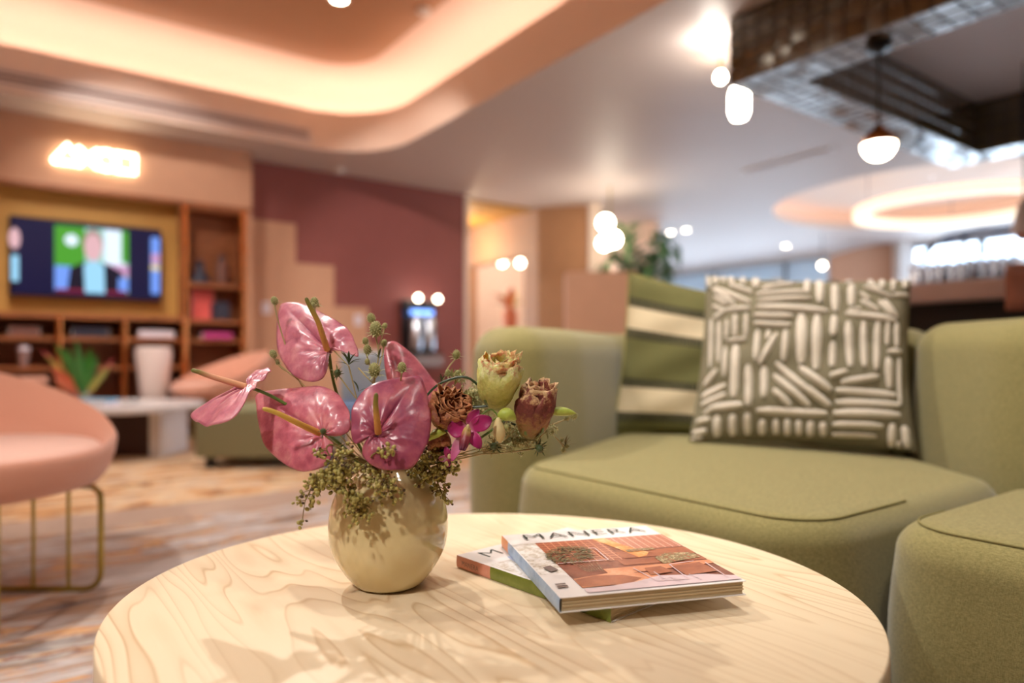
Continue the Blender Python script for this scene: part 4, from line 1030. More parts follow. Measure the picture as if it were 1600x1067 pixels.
# ------------------------------------------------------------------ magazines
def text_mesh(s, size, sx=1.0, thin=-.012):
    cu = bpy.data.curves.new('t', 'FONT'); cu.body = s; cu.size = size; cu.offset = thin*size; cu.space_character = 1.08
    cu.resolution_u = 3
    o = bpy.data.objects.new('t', cu); C.objects.link(o); bpy.context.view_layer.update()
    dg = bpy.context.evaluated_depsgraph_get(); me = bpy.data.meshes.new_from_object(o.evaluated_get(dg))
    vs = [Vector((v.co.x*sx, v.co.y, 0)) for v in me.vertices]; fs = [tuple(p.vertices) for p in me.polygons]
    bpy.data.objects.remove(o); bpy.data.meshes.remove(me)
    w_ = max(v.x for v in vs)
    return vs, fs, w_
def magazine(label, BLc, ang, wd, hgt, th, z, spine, prints, droop=0):
    """BLc: bottom-left corner of the cover (world xy); ang: direction of the bottom edge; u right, v up the cover"""
    U = Vector((math.cos(ang), math.sin(ang), 0)); V = Vector((-math.sin(ang), math.cos(ang), 0)); O = Vector((BLc[0], BLc[1], z))
    def pt(u, v, w_): return O + U*(u*wd) + V*(v*hgt) + Vector((0,0,w_ + droop*math.sin(pi*u)*.5))
    t = thing('magazine', label, 'magazine', O)
    # page block with visible leaves: stack of slightly uneven sheets at foot and fore-edge
    rg = random.Random(int(z*1e4)); nl = 9
    mb = MB()
    for k in range(nl):
        w0, w1 = th*(.06+.88*k/nl), th*(.06+.88*(k+.93)/nl); e = rg.uniform(.0,.006)
        pts = [(.012,.006+e),(.99-e,.006+e),(.99-e,.992),(.012,.992)]
        rings = [[pt(u, v, ww) for u, v in pts] for ww in (w0, w1)]
        mb.loft(rings)
    mb.build('pages', 'page_edge', t, smooth=False)
    # covers and spine
    ct = th*.045; n = 12
    for nm, w0 in (('back_cover', 0), ('front_cover', th-ct)):
        mb = MB(); mb.grid(lambda u, v: pt(u, v, w0+ct), n, 4); mb.grid(lambda u, v: pt(1-u, v, w0), n, 4)
        rim = [(0,0),(1,0),(1,1),(0,1)]
        for i in range(4):
            a, b_ = rim[i], rim[(i+1) % 4]
            mb.grid(lambda u, v: pt(a[0]+(b_[0]-a[0])*u, a[1]+(b_[1]-a[1])*u, w0+ct*v), n, 1)
        mb.build(nm, 'paper_white', t, smooth=False)
    for nm, v0, v1, m in spine:
        mb = MB(); mb.grid(lambda u, v: pt(-.004*math.sin(pi*v), v0+(v1-v0)*u, th*v), 6, 6); mb.build(nm, m, t, autos=80)
    # printed front: thin ink layers
    for i, (nm, m, polys) in enumerate(prints):
        mb = MB(); lift = .00012*(i+1)
        for poly in polys:
            if poly[0] == 'grid':
                _, u0, v0, u1, v1 = poly
                mb.grid(lambda u, v: pt(u0+(u1-u0)*u, v0+(v1-v0)*v, th+lift), 8, 4, 0, True)
            elif poly[0] == 'text':
                _, s, u0, v0, v1, u1 = poly; vs, fs, w_ = text_mesh(s, 1.0)
                hh = max(q.y for q in vs)
                mb.add([pt(u0+(u1-u0)*q.x/w_, v0+(v1-v0)*q.y/hh, th+lift) for q in vs], fs)
            else:
                lift += .00001
                mb.add([pt(u, v, th+lift) for u, v in poly], [tuple(range(len(poly)))])
        mb.build(nm, m, t, smooth=False)
    return t, pt
def lines(segs, w_=.006):
    out = []
    for u0, v0, u1, v1 in segs:
        L = math.hypot(u1-u0, v1-v0) or 1; nx, ny = -(v1-v0)/L*w_/2, (u1-u0)/L*w_/2
        out.append([(u0-nx,v0-ny),(u1-nx,v1-ny),(u1+nx,v1+ny),(u0+nx,v0+ny)])
    return out
def blob(cu, cv, ru, rv, rg, n=18, j=.25):
    return [(cu+ru*math.cos(2*pi*k/n)*(1+rg.uniform(-j,j)), cv+rv*math.sin(2*pi*k/n)*(1+rg.uniform(-j,j))) for k in range(n)]
def shrub(rg, n, o):
    out = []
    for k in range(n):
        a = rg.uniform(0, 2*pi); r = math.sqrt(rg.random()); u, v = .27+.135*r*math.cos(a)+.04*math.sin(a), .54+.13*r*math.sin(a)
        d = a+rg.uniform(-.8,.8); L = rg.uniform(.02,.045); w_ = rg.uniform(.004,.008)
        out.append([(u-w_*math.sin(d), v+w_*math.cos(d)), (u+L*math.cos(d), v+L*math.sin(d)*.9), (u+w_*math.sin(d), v-w_*math.cos(d))])
    return out
rg = random.Random(12)
TH = .0165
# lower magazine: spine from photo (711,868) to (960,955)
zt2 = TT + .0008
def onZxy(px, py, z): q = onZ(px, py, z); return V2(q.x, q.y)
lt, lb = onZxy(714,868,zt2+TH*.95), onZxy(955,951,zt2+TH*.95)
ang2 = math.atan2((lt-lb).y, (lt-lb).x) - pi/2; h2 = (lt-lb).length
print('lower mag spine len', h2)
ta, tb = onZxy(775,839,zt2+2*TH), onZxy(875,936,zt2+2*TH); tcn, tdn = onZxy(1003,822,zt2+2*TH), onZxy(1166,909,zt2+2*TH)
print('upper mag', (ta-tb).length, (tdn-tb).length, (tcn-ta).length, 'angle', math.degrees((ta-tb).angle(tdn-tb)))
# upper one: square it up from the foot edge
angu = math.atan2((tdn-tb).y, (tdn-tb).x); wu = (tdn-tb).length; hu = ((ta-tb).length+(tcn-tdn).length)/2
sp2 = [('spine_foot', 0, .74, 'spine_green'), ('spine_head', .74, 1, 'spine_pink')]
pr2 = [('print_marks', 'print_marks', [('grid', .02,.02,.98,.76)]), ('print_sky', 'print_sky', [[(.12,.62),(.5,.62),(.5,.80),(.2,.80)]]), ('title_lettering', 'ink', [('text', 'MANERA', .10,.86,.955,.93)])]
m2, pt2 = magazine('lower magazine with green and pink spine, mostly hidden under the other', (lb.x, lb.y), ang2, wu, h2, TH, zt2, sp2, pr2)
zt1 = zt2 + TH + .0012
im_u0, im_u1, im_v0, im_v1 = .15, 1.0, .085, .80
sp1 = [('spine_foot', 0, .86, 'spine_blue'), ('spine_head', .86, 1, 'spine_orange')]
pr1 = [('print_margin', 'print_marks', [('grid', .01,.30,.15,.80)]),
 ('print_photo', 'print_rust', [('grid', im_u0, im_v0, im_u1, im_v1)]),
 ('print_tiles', 'print_tiles', [('grid', .15,.42,.55,.80)]),
 ('print_tiles_pale', 'print_tiles_pale', [('grid', .60,.56,1.0,.80)]),
 ('print_wall_bands', 'print_clay', [[(.55,.43),(1,.43),(1,.54),(.55,.54)],[(.50,.33),(1,.33),(1,.41),(.50,.41)]]),
 ('print_flame', 'print_flame', [[(.52,.80),(.60,.80),(.63,.72),(.66,.64),(.70,.57),(.74,.50),(.70,.45),(.64,.43),(.62,.5),(.60,.58),(.57,.66),(.54,.73)]]),
 ('print_floor', 'print_floor', [[(.36,.30),(1,.31),(1,.26),(.5,.22),(.36,.2)],[(.15,.085),(.15,.2),(.36,.24),(.6,.2),(.6,.085)]]),
 ('print_bowl', 'print_clay', [[(.15,.10),(.155,.19),(.28,.22),(.42,.20),(.50,.14),(.42,.09),(.25,.085)]]),
 ('print_lilac_floor', 'print_lilac', [[(.0+.15,.02),(.99,.02),(.99,.07),(.85,.12),(.60,.15),(.45,.10),(.30,.075),(.15,.07)]]),
 ('print_goods', 'print_goods', [[(.72,.30),(.98,.36),(.98,.44),(.82,.46),(.72,.40)],[(.62,.52),(.80,.53),(.80,.57),(.62,.56)]]),
 ('print_shrub', 'print_shrub', shrub(rg, 230, 0)), ('print_shrub_light', 'print_goods', shrub(rg, 60, .0)),
 ('print_chairs', 'print_clay', [[(.74,.12),(.74,.26),(.92,.28),(.94,.14)],[(.56,.16),(.58,.26),(.68,.27),(.70,.18)]]),
 ('print_chair_frames', 'print_lilac', lines([(.55,.08,.52,.27),(.55,.08,.72,.07),(.60,.1,.60,.2),(.72,.07,.74,.28),(.66,.05,.64,.12),(.93,.05,.95,.27),(.78,.05,.76,.13),(.74,.28,.90,.3),(.15,.42,.45,.42),(.45,.42,.46,.62),(.46,.62,.38,.63)], .007)),
 ('print_shrub_twigs', 'print_goods', lines([(.26+.012*i, .27, .22+.022*i, .44) for i in range(8)], .003)),
 ('print_small_marks', 'ink_grey', [[(.03,.10),(.085,.10),(.085,.125),(.03,.125)],[(.03,.135),(.085,.135),(.085,.15),(.03,.15)],[(.07,.31),(.12,.33),(.10,.40),(.05,.38)]]),
 ('title_lettering', 'ink', [('text', 'MANERA', .10,.86,.955,.93)])]
m1, pt1 = magazine('upper magazine with blue and orange spine and terracotta room cover photo', (tb.x, tb.y), angu, wu, hu, TH, zt1, sp1, pr1)
# lettering on the lower spine
vs, fs, w_ = text_mesh('MANERA', 1.0); hh = max(q.y for q in vs)
mb = MB(); mb.add([pt2(-.0075, .955-.13*q.x/w_, TH*(.28+.42*q.y/hh)) for q in vs], fs); mb.build('spine_lettering', 'ink_grey', m2, smooth=False)
# ================================================================== vase and bouquet
VX, VY = -.160, .887
vw = W(VX, VY)
t = thing('vase', 'round glossy cream ceramic vase holding the bouquet', 'vase', (vw.x,vw.y,TT+.0005))
outer = [(.034,0),(.040,.001),(.047,.006),(.061,.024),(.0725,.047),(.0765,.070),(.0750,.094),(.0675,.118),(.0540,.136),(.0410,.1455),(.0345,.1500),(.0335,.1525),(.0325,.1535),(.0310,.1525),(.0305,.148),(.040,.140),(.060,.112),(.068,.07),(.055,.03),(.03,.012),(.002,.011)]
# smooth the outer profile
def cr(pts, n=5):
    out = []
    for i in range(len(pts)-1):
        p0, p1, p2, p3 = [Vector(pts[max(0, min(len(pts)-1, k))]) for k in (i-1, i, i+1, i+2)]
        for j in range(n):
            s = j/n; out.append(.5*((2*p1)+(p2-p0)*s+(2*p0-5*p1+4*p2-p3)*s*s+(3*p1-p0-3*p2+p3)*s**3))
    out.append(Vector(pts[-1])); return out
mb = MB(); mb.lathe((vw.x,vw.y,TT+.0005), [(p[0], p[1]) for p in cr(outer[:12], 5)+[Vector(q) for q in outer[12:]]], 96); mb.build('body', 'vase_glaze', t, autos=70)
MOUTH = Vector((vw.x, vw.y, TT+.148))
def mouth(dx=0, dy=0, dz=0): return W(VX+dx, VY+dy, TT+.148+dz)
def curve3(pts, n=8):
    out = []
    for i in range(len(pts)-1):
        p0, p1, p2, p3 = [Vector(pts[max(0, min(len(pts)-1, k))]) for k in (i-1, i, i+1, i+2)]
        for j in range(n):
            s = j/n; out.append(.5*((2*p1)+(p2-p0)*s+(2*p0-5*p1+4*p2-p3)*s*s+(3*p1-p0-3*p2+p3)*s**3))
    out.append(Vector(pts[-1])); return out
def setattr_t(o, name, vals):
    a = o.data.attributes.new(name, 'FLOAT', 'POINT')
    for i, v in enumerate(vals): a.data[i].value = v
def cnormal(x, y, z): return W(x, y, z).normalized()
def ray_plane(px, py, p0, n):
    o = Vector((0,0,CH)); d = P(px, py, 1.0) - o
    return o + d*((p0-o).dot(n)/d.dot(n))
rf = random.Random(21)

def spathe(label, outline, base_px, Y0, nrm, tip_px, spad, spad_m, stem_pts, spm, cup=.012, sp_lift=.02, cat='flower', veins=7, vein_d=.0012):
    base = P(*base_px, Y0); n = cnormal(*nrm)
    t = thing('anthurium', label, cat, mouth())
    ol = [ray_plane(x, y, base, n) for x, y in outline]
    cl = curve3(ol, 5); L = [(cl[i+1]-cl[i]).length for i in range(len(cl)-1)]
    tip = ray_plane(*tip_px, base, n); ax = (tip-base).normalized(); sd = n.cross(ax)
    R = max((p-base).length for p in cl)
    nr = 20; mb = MB(); vals = []
    nc = len(cl)
    for j, p in enumerate(cl):
        d = p-base; ang = math.atan2(d.dot(sd), d.dot(ax)); D = d.length
        for i in range(nr+1):
            s = i/nr
            q = base + d*s; r = D*s
            # parallel-ish veins: main ribs radiate from the base and arch to the tip
            ph = ang*veins/2.0*(1+.25*s)
            w = math.cos(ph*2)**2
            rib = max(0, 1-abs(math.sin(ph))*6)*(1-s)**.6*math.sin(pi*min(1,s*1.3+.02)) if s < 1 else 0
            mid = max(0, 1-abs(ang)*7)*(1-s*.6)
            quilt = mnoise.noise(Vector((ang*5.5, s*5.5, Y0*40)))*.0016*math.sin(pi*min(1,s+.05))
            swell = abs(math.sin(ph))*math.sin(pi*s)*vein_d*1.3
            z = cup*(s**1.7)*(D/R)*-1*(.5+.5*math.cos(ang*1.0)) + cup*.55*math.sin(pi*s)*.8 + swell - rib*vein_d*1.2 - mid*vein_d*2.2 + quilt
            z += .0018*math.sin(ang*9+2*s)*(s**3)
            z -= .006*math.exp(-(r/.006)**2)
            mb.v.append(q + n*z); vals.append(min(1, rib*.9+mid*.8))
    for j in range(nc-1):
        for i in range(nr):
            a = j*(nr+1)+i; mb.f.append([a, a+1, a+nr+2, a+nr+1]); mb.m.append(0)
    o = mb.build('spathe', spm, t, solid=.0011, autos=180); setattr_t(o, 'vein', vals)
    # spadix
    pts = [P(x, y, yy) for x, y, yy in spad]; c = curve3(pts, 6); k = len(c)
    rad = [.0041*(1-.45*(i/(k-1))**1.5) for i in range(k)]; rad[-1] = .0012; rad[-2] = .0021; rad[-3] = .0026
    mb = MB(); mb.tube(c, rad, 12); o = mb.build('spadix', spad_m, t, autos=80)
    setattr_t(o, 't', [(i//12)/(k-1) for i in range(len(mb.v))])
    c = curve3(stem_pts, 6); mb = MB(); mb.tube(c, .0021, 8); mb.build('stem', 'stem_green', t)
    return t
# 1 upper
spathe('tallest mauve-pink anthurium at the top left of the bouquet, spadix pointing up',
 [(514,548),(510,575),(503,590),(490,597),(474,593),(453,582),(436,557),(427,527),(426,500),(429,480),(434,468),(453,466.5),(475,472),(500,485),(525,500),(542,512),(554,533),(560,557),(548,551),(531,544),(515,547)],
 (513,547), .905, (-.28,-.80,.50), (434,468), [(511,546,.90),(506,530,.885),(497,503,.875),(484,478,.87),(478,465,.868)], 'spadix_green_tip',
 [P(514,549,.907), P(522,600,.915), P(540,650,.91), P(566,705,.90), mouth(-.012,.0,-.01), mouth(-.006,0,-.06)], 'spathe_pink')
# 2 lower left
spathe('broad rose-pink anthurium low on the left of the bouquet, yellow spadix pointing left',
 [(506,681),(516,688),(520,695),(518,714),(501,730),(483,736),(456,731),(429,713),(408,689),(397,657),(393.5,630),(394,610),(425,604),(466,600),(497,601),(524,612),(542,637),(548,660),(542,675),(528,682),(507,680)],
 (504,679), .835, (-.30,-.80,.52), (394,610), [(500,677,.83),(480,668,.815),(455,656,.80),(430,644,.79),(410,638,.785)], 'spadix_yellow',
 [P(505,681,.838), P(530,700,.85), P(560,722,.87), mouth(-.02,-.01,0), mouth(-.012,0,-.05)], 'spathe_rose')
# 3 centre
spathe('deep mauve anthurium at the centre front of the bouquet, spadix upright',
 [(589,677),(582,684),(574,688),(567,700),(568,713),(580,726),(604,734),(634,733),(650,722),(662,702),(670,683),(674,650),(670,621),(662,594),(655,582),(635,583),(618,584),(593,592),(574,602),(561,614),(551,634),(549,650),(549,678),(554,692),(562,692),(578,683),(589,677)],
 (590,677), .800, (.10,-.86,.46), (655,582), [(591,676,.795),(589,655,.782),(587,632,.775),(588,614,.772)], 'spadix_green_tip',
 [P(590,680,.803), P(592,705,.83), P(600,730,.86), mouth(-.005,-.008,-.01), mouth(0,0,-.06)], 'spathe_mauve')
# 4 edge-on far left
spathe('small pink anthurium at the far left seen edge-on, long spadix pointing left',
 [(388,604),(391,590),(400,579),(412,575),(422.5,577),(418,586),(404,598),(392,612),(378,632),(362,648),(342,659),(325,662.5),(308,657),(294,645.5),(306,634),(325,625),(348,616),(368,606),(386,603)],
 (386,603), .862, (-.42,-.40,.80), (294,645), [(383,604,.862),(360,597,.855),(330,588,.848),(310,581,.842),(299,578,.84)], 'spadix_pale',
 [P(388,604,.863), P(430,622,.875), P(490,660,.885), P(550,710,.885), mouth(-.022,.004,0), mouth(-.015,0,-.05)], 'spathe_pink', cup=.006)
# 5 behind right
spathe('pink anthurium half hidden behind the central mauve one',
 [(640,660),(625,640),(612,610),(604,578),(602,550),(606,534),(618,530),(636,542),(653,557),(667,576),(676,590),(686,602),(684,616),(676,640),(660,660),(642,660)],
 (640,655), .930, (.30,-.90,.25), (612,531), [(638,650,.925),(634,625,.915),(630,605,.91)], 'spadix_green_tip',
 [P(640,656,.932), P(630,700,.92), mouth(.004,.012,0), mouth(.0,.0,-.05)], 'spathe_rose')

# ------------------------------------------------------------------ sea holly
def cone(mb, p, d, L, r, mi=0, n=4):
    d = d.normalized(); a = d.orthogonal().normalized(); b_ = d.cross(a)
    mb.add([p + (a*math.cos(2*pi*k/n)+b_*math.sin(2*pi*k/n))*r for k in range(n)] + [p+d*L], [(k, (k+1) % n, n) for k in range(n)], mi)
def holly_head(parent, px, py, Y, r, d, dark=False, bl=1.6, nb=8):
    """r in px"""
    c = P(px, py, Y); R = r*Y/F; d = cnormal(*d); M = d.to_track_quat('Z', 'Y').to_matrix()
    mb = MB(); mb.ball(c, (R*.78,R*.78,R), 10, 8, 0, M=M); k = 70
    for i in range(k):
        z = 1-2*(i+.5)/k; a = i*2.39996; rr = math.sqrt(1-z*z); v = Vector((rr*math.cos(a)*.78, rr*math.sin(a)*.78, z))*R
        v = M @ v; cone(mb, c+v*.93, v, R*.24, R*.075, 1)
    h = mb.build('flower_head', ['bract_dark' if dark else 'thistle', 'thistle_tip' if not dark else 'stem_brown'], parent, autos=80)
    mb = MB()
    for i in range(nb):
        a = 2*pi*i/nb + rf.uniform(-.3,.3); out = M @ Vector((math.cos(a), math.sin(a), .15+rf.uniform(-.25,.35)))
        b0 = c - d*R*.9; leaf(mb, b0, b0 + out*R*bl*rf.uniform(.8,1.25), R*.13, .12, 4, 0, .2, up=d)
    mb.build('bracts', 'bract' if not dark else 'bract_dark', h)
def holly(label, heads, stems, leaves=()):
    t = thing('sea_holly', label, 'flower', mouth(), 'sea holly stems in the bouquet')
    for s in stems:
        k = len(s)-1; c = curve3([P(*q) if not isinstance(q, Vector) else q for q in s], 5)
        mb = MB(); mb.tube(c, [.0011-.0004*i/len(c) for i in range(len(c))], 6); mb.build('stem', 'stem_dry', t)
    for h in heads: holly_head(t, *h)
    for (x, y, Y, m, k, ln) in leaves:
        mb = MB(); c = P(x, y, Y)
        for i in range(k):
            a = 2*pi*i/k+rf.uniform(-.3,.3); dd = cnormal(math.cos(a), -.3+rf.uniform(-.3,.3), abs(math.sin(a))*.9+.1)
            leaf(mb, c, c+dd*ln*Y/F*rf.uniform(.75,1.15), ln*.09*Y/F, .1, 5)
        mb.build('leaf_whorl', m, t)
m_ = mouth
holly('sea holly with one round head peeking out at the upper left of the tallest anthurium', [(429,470,.93,7,(-.3,-.2,.9))], [[(429,476,.93),(440,520,.935),(470,600,.93),(540,690,.91),m_(-.02,.005,0)]])
holly('sea holly with pale heads behind the tip of the upright spadix', [(491,472,.935,8,(.1,-.3,.9)),(489,477,.925,5,(.2,-.5,.7))], [[(491,479,.935),(505,540,.94),(530,620,.93),(570,700,.91),m_(-.015,.008,0)]], [(497,481,.935,'bract',6,9)])
holly('sea holly with a head and starry bud at the left edge of the tallest anthurium', [(427,553,.9,7,(-.4,-.2,.8)),(434,567,.9,4,(-.2,-.5,.6))], [[(428,559,.9),(440,575,.9),(462,590,.905),(520,650,.9),(570,715,.895),m_(-.018,0,0)],[(434,568,.9),(452,583,.902),(462,590,.905)]], [(434,567,.898,'bract',8,10),(424,558,.9,'bract',3,12)])
holly('tall branching sea holly rising between the two pink spathes', [(580,497,.92,8,(-.1,-.2,.95)),(587,514,.90,12,(0,-.2,1)),(601,509,.92,5,(.5,0,.8)),(571,533,.91,6,(-.1,-.2,1)),(574,546,.905,8,(0,-.3,1)),(600,536,.93,6,(.3,0,.9))],
 [[(580,503,.92),(588,530,.91),(591,560,.905),(580,640,.9),(590,710,.895),m_(-.01,.006,0)],[(601,512,.92),(597,525,.915),(591,545,.908)],[(572,552,.905),(578,572,.905),(583,600,.9)],[(600,540,.93),(596,560,.92),(588,590,.9)]],
 [(588,528,.905,'bract',9,18),(592,560,.905,'bract_dark',5,17),(575,556,.905,'bract',6,12)])
holly('sea holly with the largest oval head left of the central anthurium', [(585,578,.865,11.5,(-.05,-.3,1)),(574,565,.90,5,(0,0,1))], [[(585,588,.866),(583,630,.87),(590,700,.88),m_(-.008,0,0)],[(560,575,.88),(572,588,.87),(584,600,.868)]], [(584,590,.862,'bract',9,19)])
holly('sea holly head sitting on the upper edge of the central anthurium', [(628,574,.83,8.5,(0,-.2,1))], [[(628,581,.832),(622,620,.86),(610,690,.88),m_(0,.004,0)]], [(627,583,.828,'bract',8,13)])
holly('brown-stemmed sea holly with dark leaf whorl behind the tallest anthurium', [(527,583,.89,7,(.2,-.6,.5),True)], [[(545,572,.885),(552,600,.885),(558,625,.885),(575,690,.885),m_(-.012,.002,0)],[(532,590,.89),(545,608,.887),(556,622,.886)],[(520,546,.90),(545,572,.885)]], [(545,570,.88,'bract_dark',11,24),(560,612,.883,'bract_dark',3,20),(527,583,.888,'bract',7,16)])
holly('sea holly bud lying over the base of the lower-left spadix', [(505,674,.80,6,(0,-.8,.5),True)], [[(507,680,.802),(540,705,.84),m_(-.02,-.006,0)]])
holly('sea holly with a curved stem and star head right of the central spathe', [(713,554,.93,7.5,(.2,-.3,.9)),(700,583,.92,6,(0,-.3,.9)),(715,584,.925,6,(.3,-.2,.9))], [[(712,560,.93),(700,575,.925),(693,592,.92),(672,650,.905),m_(.01,.006,0)],[(716,590,.925),(700,598,.92),(690,610,.915)]], [(712,559,.928,'bract',8,13),(706,590,.92,'bract',10,16),(690,596,.918,'bract_dark',7,13),(720,588,.92,'bract',7,13)])
holly('sea holly branch sweeping right, ending in fluffy pale heads at the right tip', [(897,650,.93,6,(.8,-.2,.4)),(886,653,.925,5,(.7,-.3,.5)),(862,675,.91,5,(.6,-.2,.6))], [[(890,653,.93),(860,665,.915),(835,680,.905),(800,692,.90),(750,700,.90),(700,715,.895),m_(.02,0,.0)]], [(862,672,.91,'stem_dry',9,13),(893,652,.928,'bract',9,12)])
holly('sea holly branch with the big dark seed head below the brown bloom', [(843,700,.88,9,(.1,-.9,-.2),True),(772,697,.87,8,(-.1,-.7,.3),True)], [[(835,701,.885),(800,706,.88),(760,709,.885),(700,712,.89),m_(.02,-.003,0)],[(838,698,.88),(842,688,.88),(850,672,.885)]], [(772,698,.868,'stem_brown',12,16),(843,705,.878,'bract',8,15),(826,702,.885,'stem_brown',6,13)])
holly('sea holly branch ending in a spiky star at the far lower right', [(880,703,.93,4.5,(0,-.6,.3)),(878,688,.93,3,(.4,0,.6)),(886,697,.928,4,(.3,-.6,.3))], [[(882,700,.93),(872,687,.925),(855,674,.92),(835,668,.915)]], [(884,698,.928,'stem_brown',10,17),(878,688,.93,'stem_dry',6,8)])
holly('sea holly with a curled pale head under the green bud', [(792,668,.87,9,(-.2,-.9,.2))], [[(795,675,.875),(785,690,.88),(740,708,.89),m_(.02,0,0)],[(808,662,.88),(800,676,.88),(786,690,.88)]], [(792,668,.868,'stem_dry',9,14)])
# fluffy cream filler behind the blooms
t = thing('dried_filler', 'fluffy dried cream filler sprays behind the yellow and brown blooms', 'flower', mouth())
mb = MB(); mbh = MB(); mbt = MB()
def spray(cx, cy, rx, ry, n, Y):
    root = P(cx-rx*.8, cy+ry*1.2, Y)
    for i in range(n):
        x, y = cx+rf.gauss(0,rx*.45), cy+rf.gauss(0,ry*.45); yy = Y+rf.uniform(-.02,.02); q = P(x, y, yy)
        mid = (root+q)/2 + Vector((0,0,.006)); mb.tube(curve3([root, mid, q], 3), .0005, 4)
        for k in range(5):
            dd = cnormal(rf.gauss(0,1), rf.gauss(0,1), rf.gauss(0,1)+.4); leaf(mbt, q, q+dd*.0055*rf.uniform(.6,1.3), .0009, .1, 3)
        if i % 2: mbh.ball(q, .0016*rf.uniform(.6,1.2), 6, 4)
spray(735,622,28,22,170,.925); spray(700,650,14,14,30,.92); spray(805,685,36,15,190,.90); spray(752,640,20,12,70,.92); spray(858,672,16,9,50,.91); spray(780,700,30,8,60,.89); spray(720,590,12,10,26,.93)
mb.build('twigs', 'stem_dry', t, stuff=True); mbh.build('florets', 'thistle_tip', t, stuff=True); mbt.build('bracts', 'bract', t, stuff=True)
for s in ([(735,640,.92),(705,670,.91),m_(.012,.006,0)], [(800,698,.9),(740,712,.895),m_(.02,.002,0)], [(870,668,.91),(820,690,.905),(760,706,.9)]):
    mb = MB(); mb.tube(curve3([P(*q) if not isinstance(q, Vector) else q for q in s], 5), .001, 6); mb.build('stem', 'stem_dry', t)

# ------------------------------------------------------------------ seeded eucalyptus / berries
def berries(label, main, n_spray, spread, seed, Y, hang=1.0):
    rg = random.Random(seed); t = thing('berry_sprig', label, 'flower', mouth(), 'sprigs of olive berries around the vase mouth')
    c = curve3([P(*q) if not isinstance(q, Vector) else q for q in main], 6)
    mb = MB(); mb.tube(c, [.0013-.0006*i/len(c) for i in range(len(c))], 6); mb.build('stem', 'stem_brown', t)
    tw = MB(); be = MB()
    for k in range(n_spray):
        p = c[rg.randrange(len(c)//4, len(c))]; d = cnormal(rg.gauss(0,spread), rg.gauss(0,.5)-.2, -hang*rg.uniform(.3,1.2)+.25)
        L = rg.uniform(.010,.026); pts = [p, p+d*L*.5+Vector((0,0,.002)), p+d*L]; tw.tube(curve3(pts, 3), .0005, 4)
        for i in range(rg.randint(4,8)):
            q = p + d*L*rg.uniform(.35,1.05) + Vector((rg.gauss(0,.0032), rg.gauss(0,.0032), rg.gauss(0,.0032)))
            dk = rg.random() < .12; r = rg.uniform(.0016,.0026)*(.75 if dk else 1); M = cnormal(rg.gauss(0,1), rg.gauss(0,1), rg.gauss(0,1)-.6).to_track_quat('Z','Y').to_matrix()
            be.ball(q, (r,r,r*1.25), 7, 5, 1 if dk else 0, M=M)
    tw.build('twigs', 'stem_brown', t, stuff=True); be.build('berries', ['berry','berry_dark'], t, autos=80, stuff=True)
berries('olive berry sprig arching left and hanging under the lower-left spathe', [m_(-.02,-.02,.004),(545,712,.80),(520,728,.79),(498,740,.785),(487,762,.785),(477,782,.785)], 26, .8, 5, .79)
berries('dense olive berry sprig hanging over the left front of the vase', [m_(-.015,-.025,.004),(556,716,.79),(535,735,.785),(540,752,.785),(555,775,.79),(565,800,.795)], 46, .9, 6, .79)
berries('olive berry sprig trailing in the middle under the central spathe', [m_(-.008,-.03,.002),(575,722,.80),(590,735,.79),(602,752,.79),(618,765,.79)], 24, .7, 7, .79)
berries('short olive berry sprig filling the gap left of the vase mouth', [m_(-.02,-.01,.0),(540,722,.83),(515,738,.82),(508,756,.815)], 34, .9, 8, .8)
berries('small berry cluster lying over the lower-left spathe', [m_(-.02,-.015,.01),(545,708,.80),(520,695,.79),(510,700,.785),(515,712,.785)], 8, .6, 9, .78, .6)
berries('pair of pale berry tips on the central spathe', [m_(-.01,-.02,.005),(580,716,.785),(586,708,.782),(595,705,.78)], 5, .6, 10, .78, .2)
berries('darker olive berry sprig spilling over the right shoulder of the vase', [m_(.018,-.004,.004),(655,722,.86),(672,732,.855),(683,752,.855),(692,775,.855)], 34, .8, 11, .86)
berries('olive berry sprig right of the central spathe above the vase shoulder', [m_(.01,-.01,.004),(655,715,.85),(672,708,.85),(690,716,.85),(694,735,.855)], 34, .9, 12, .85, .5)

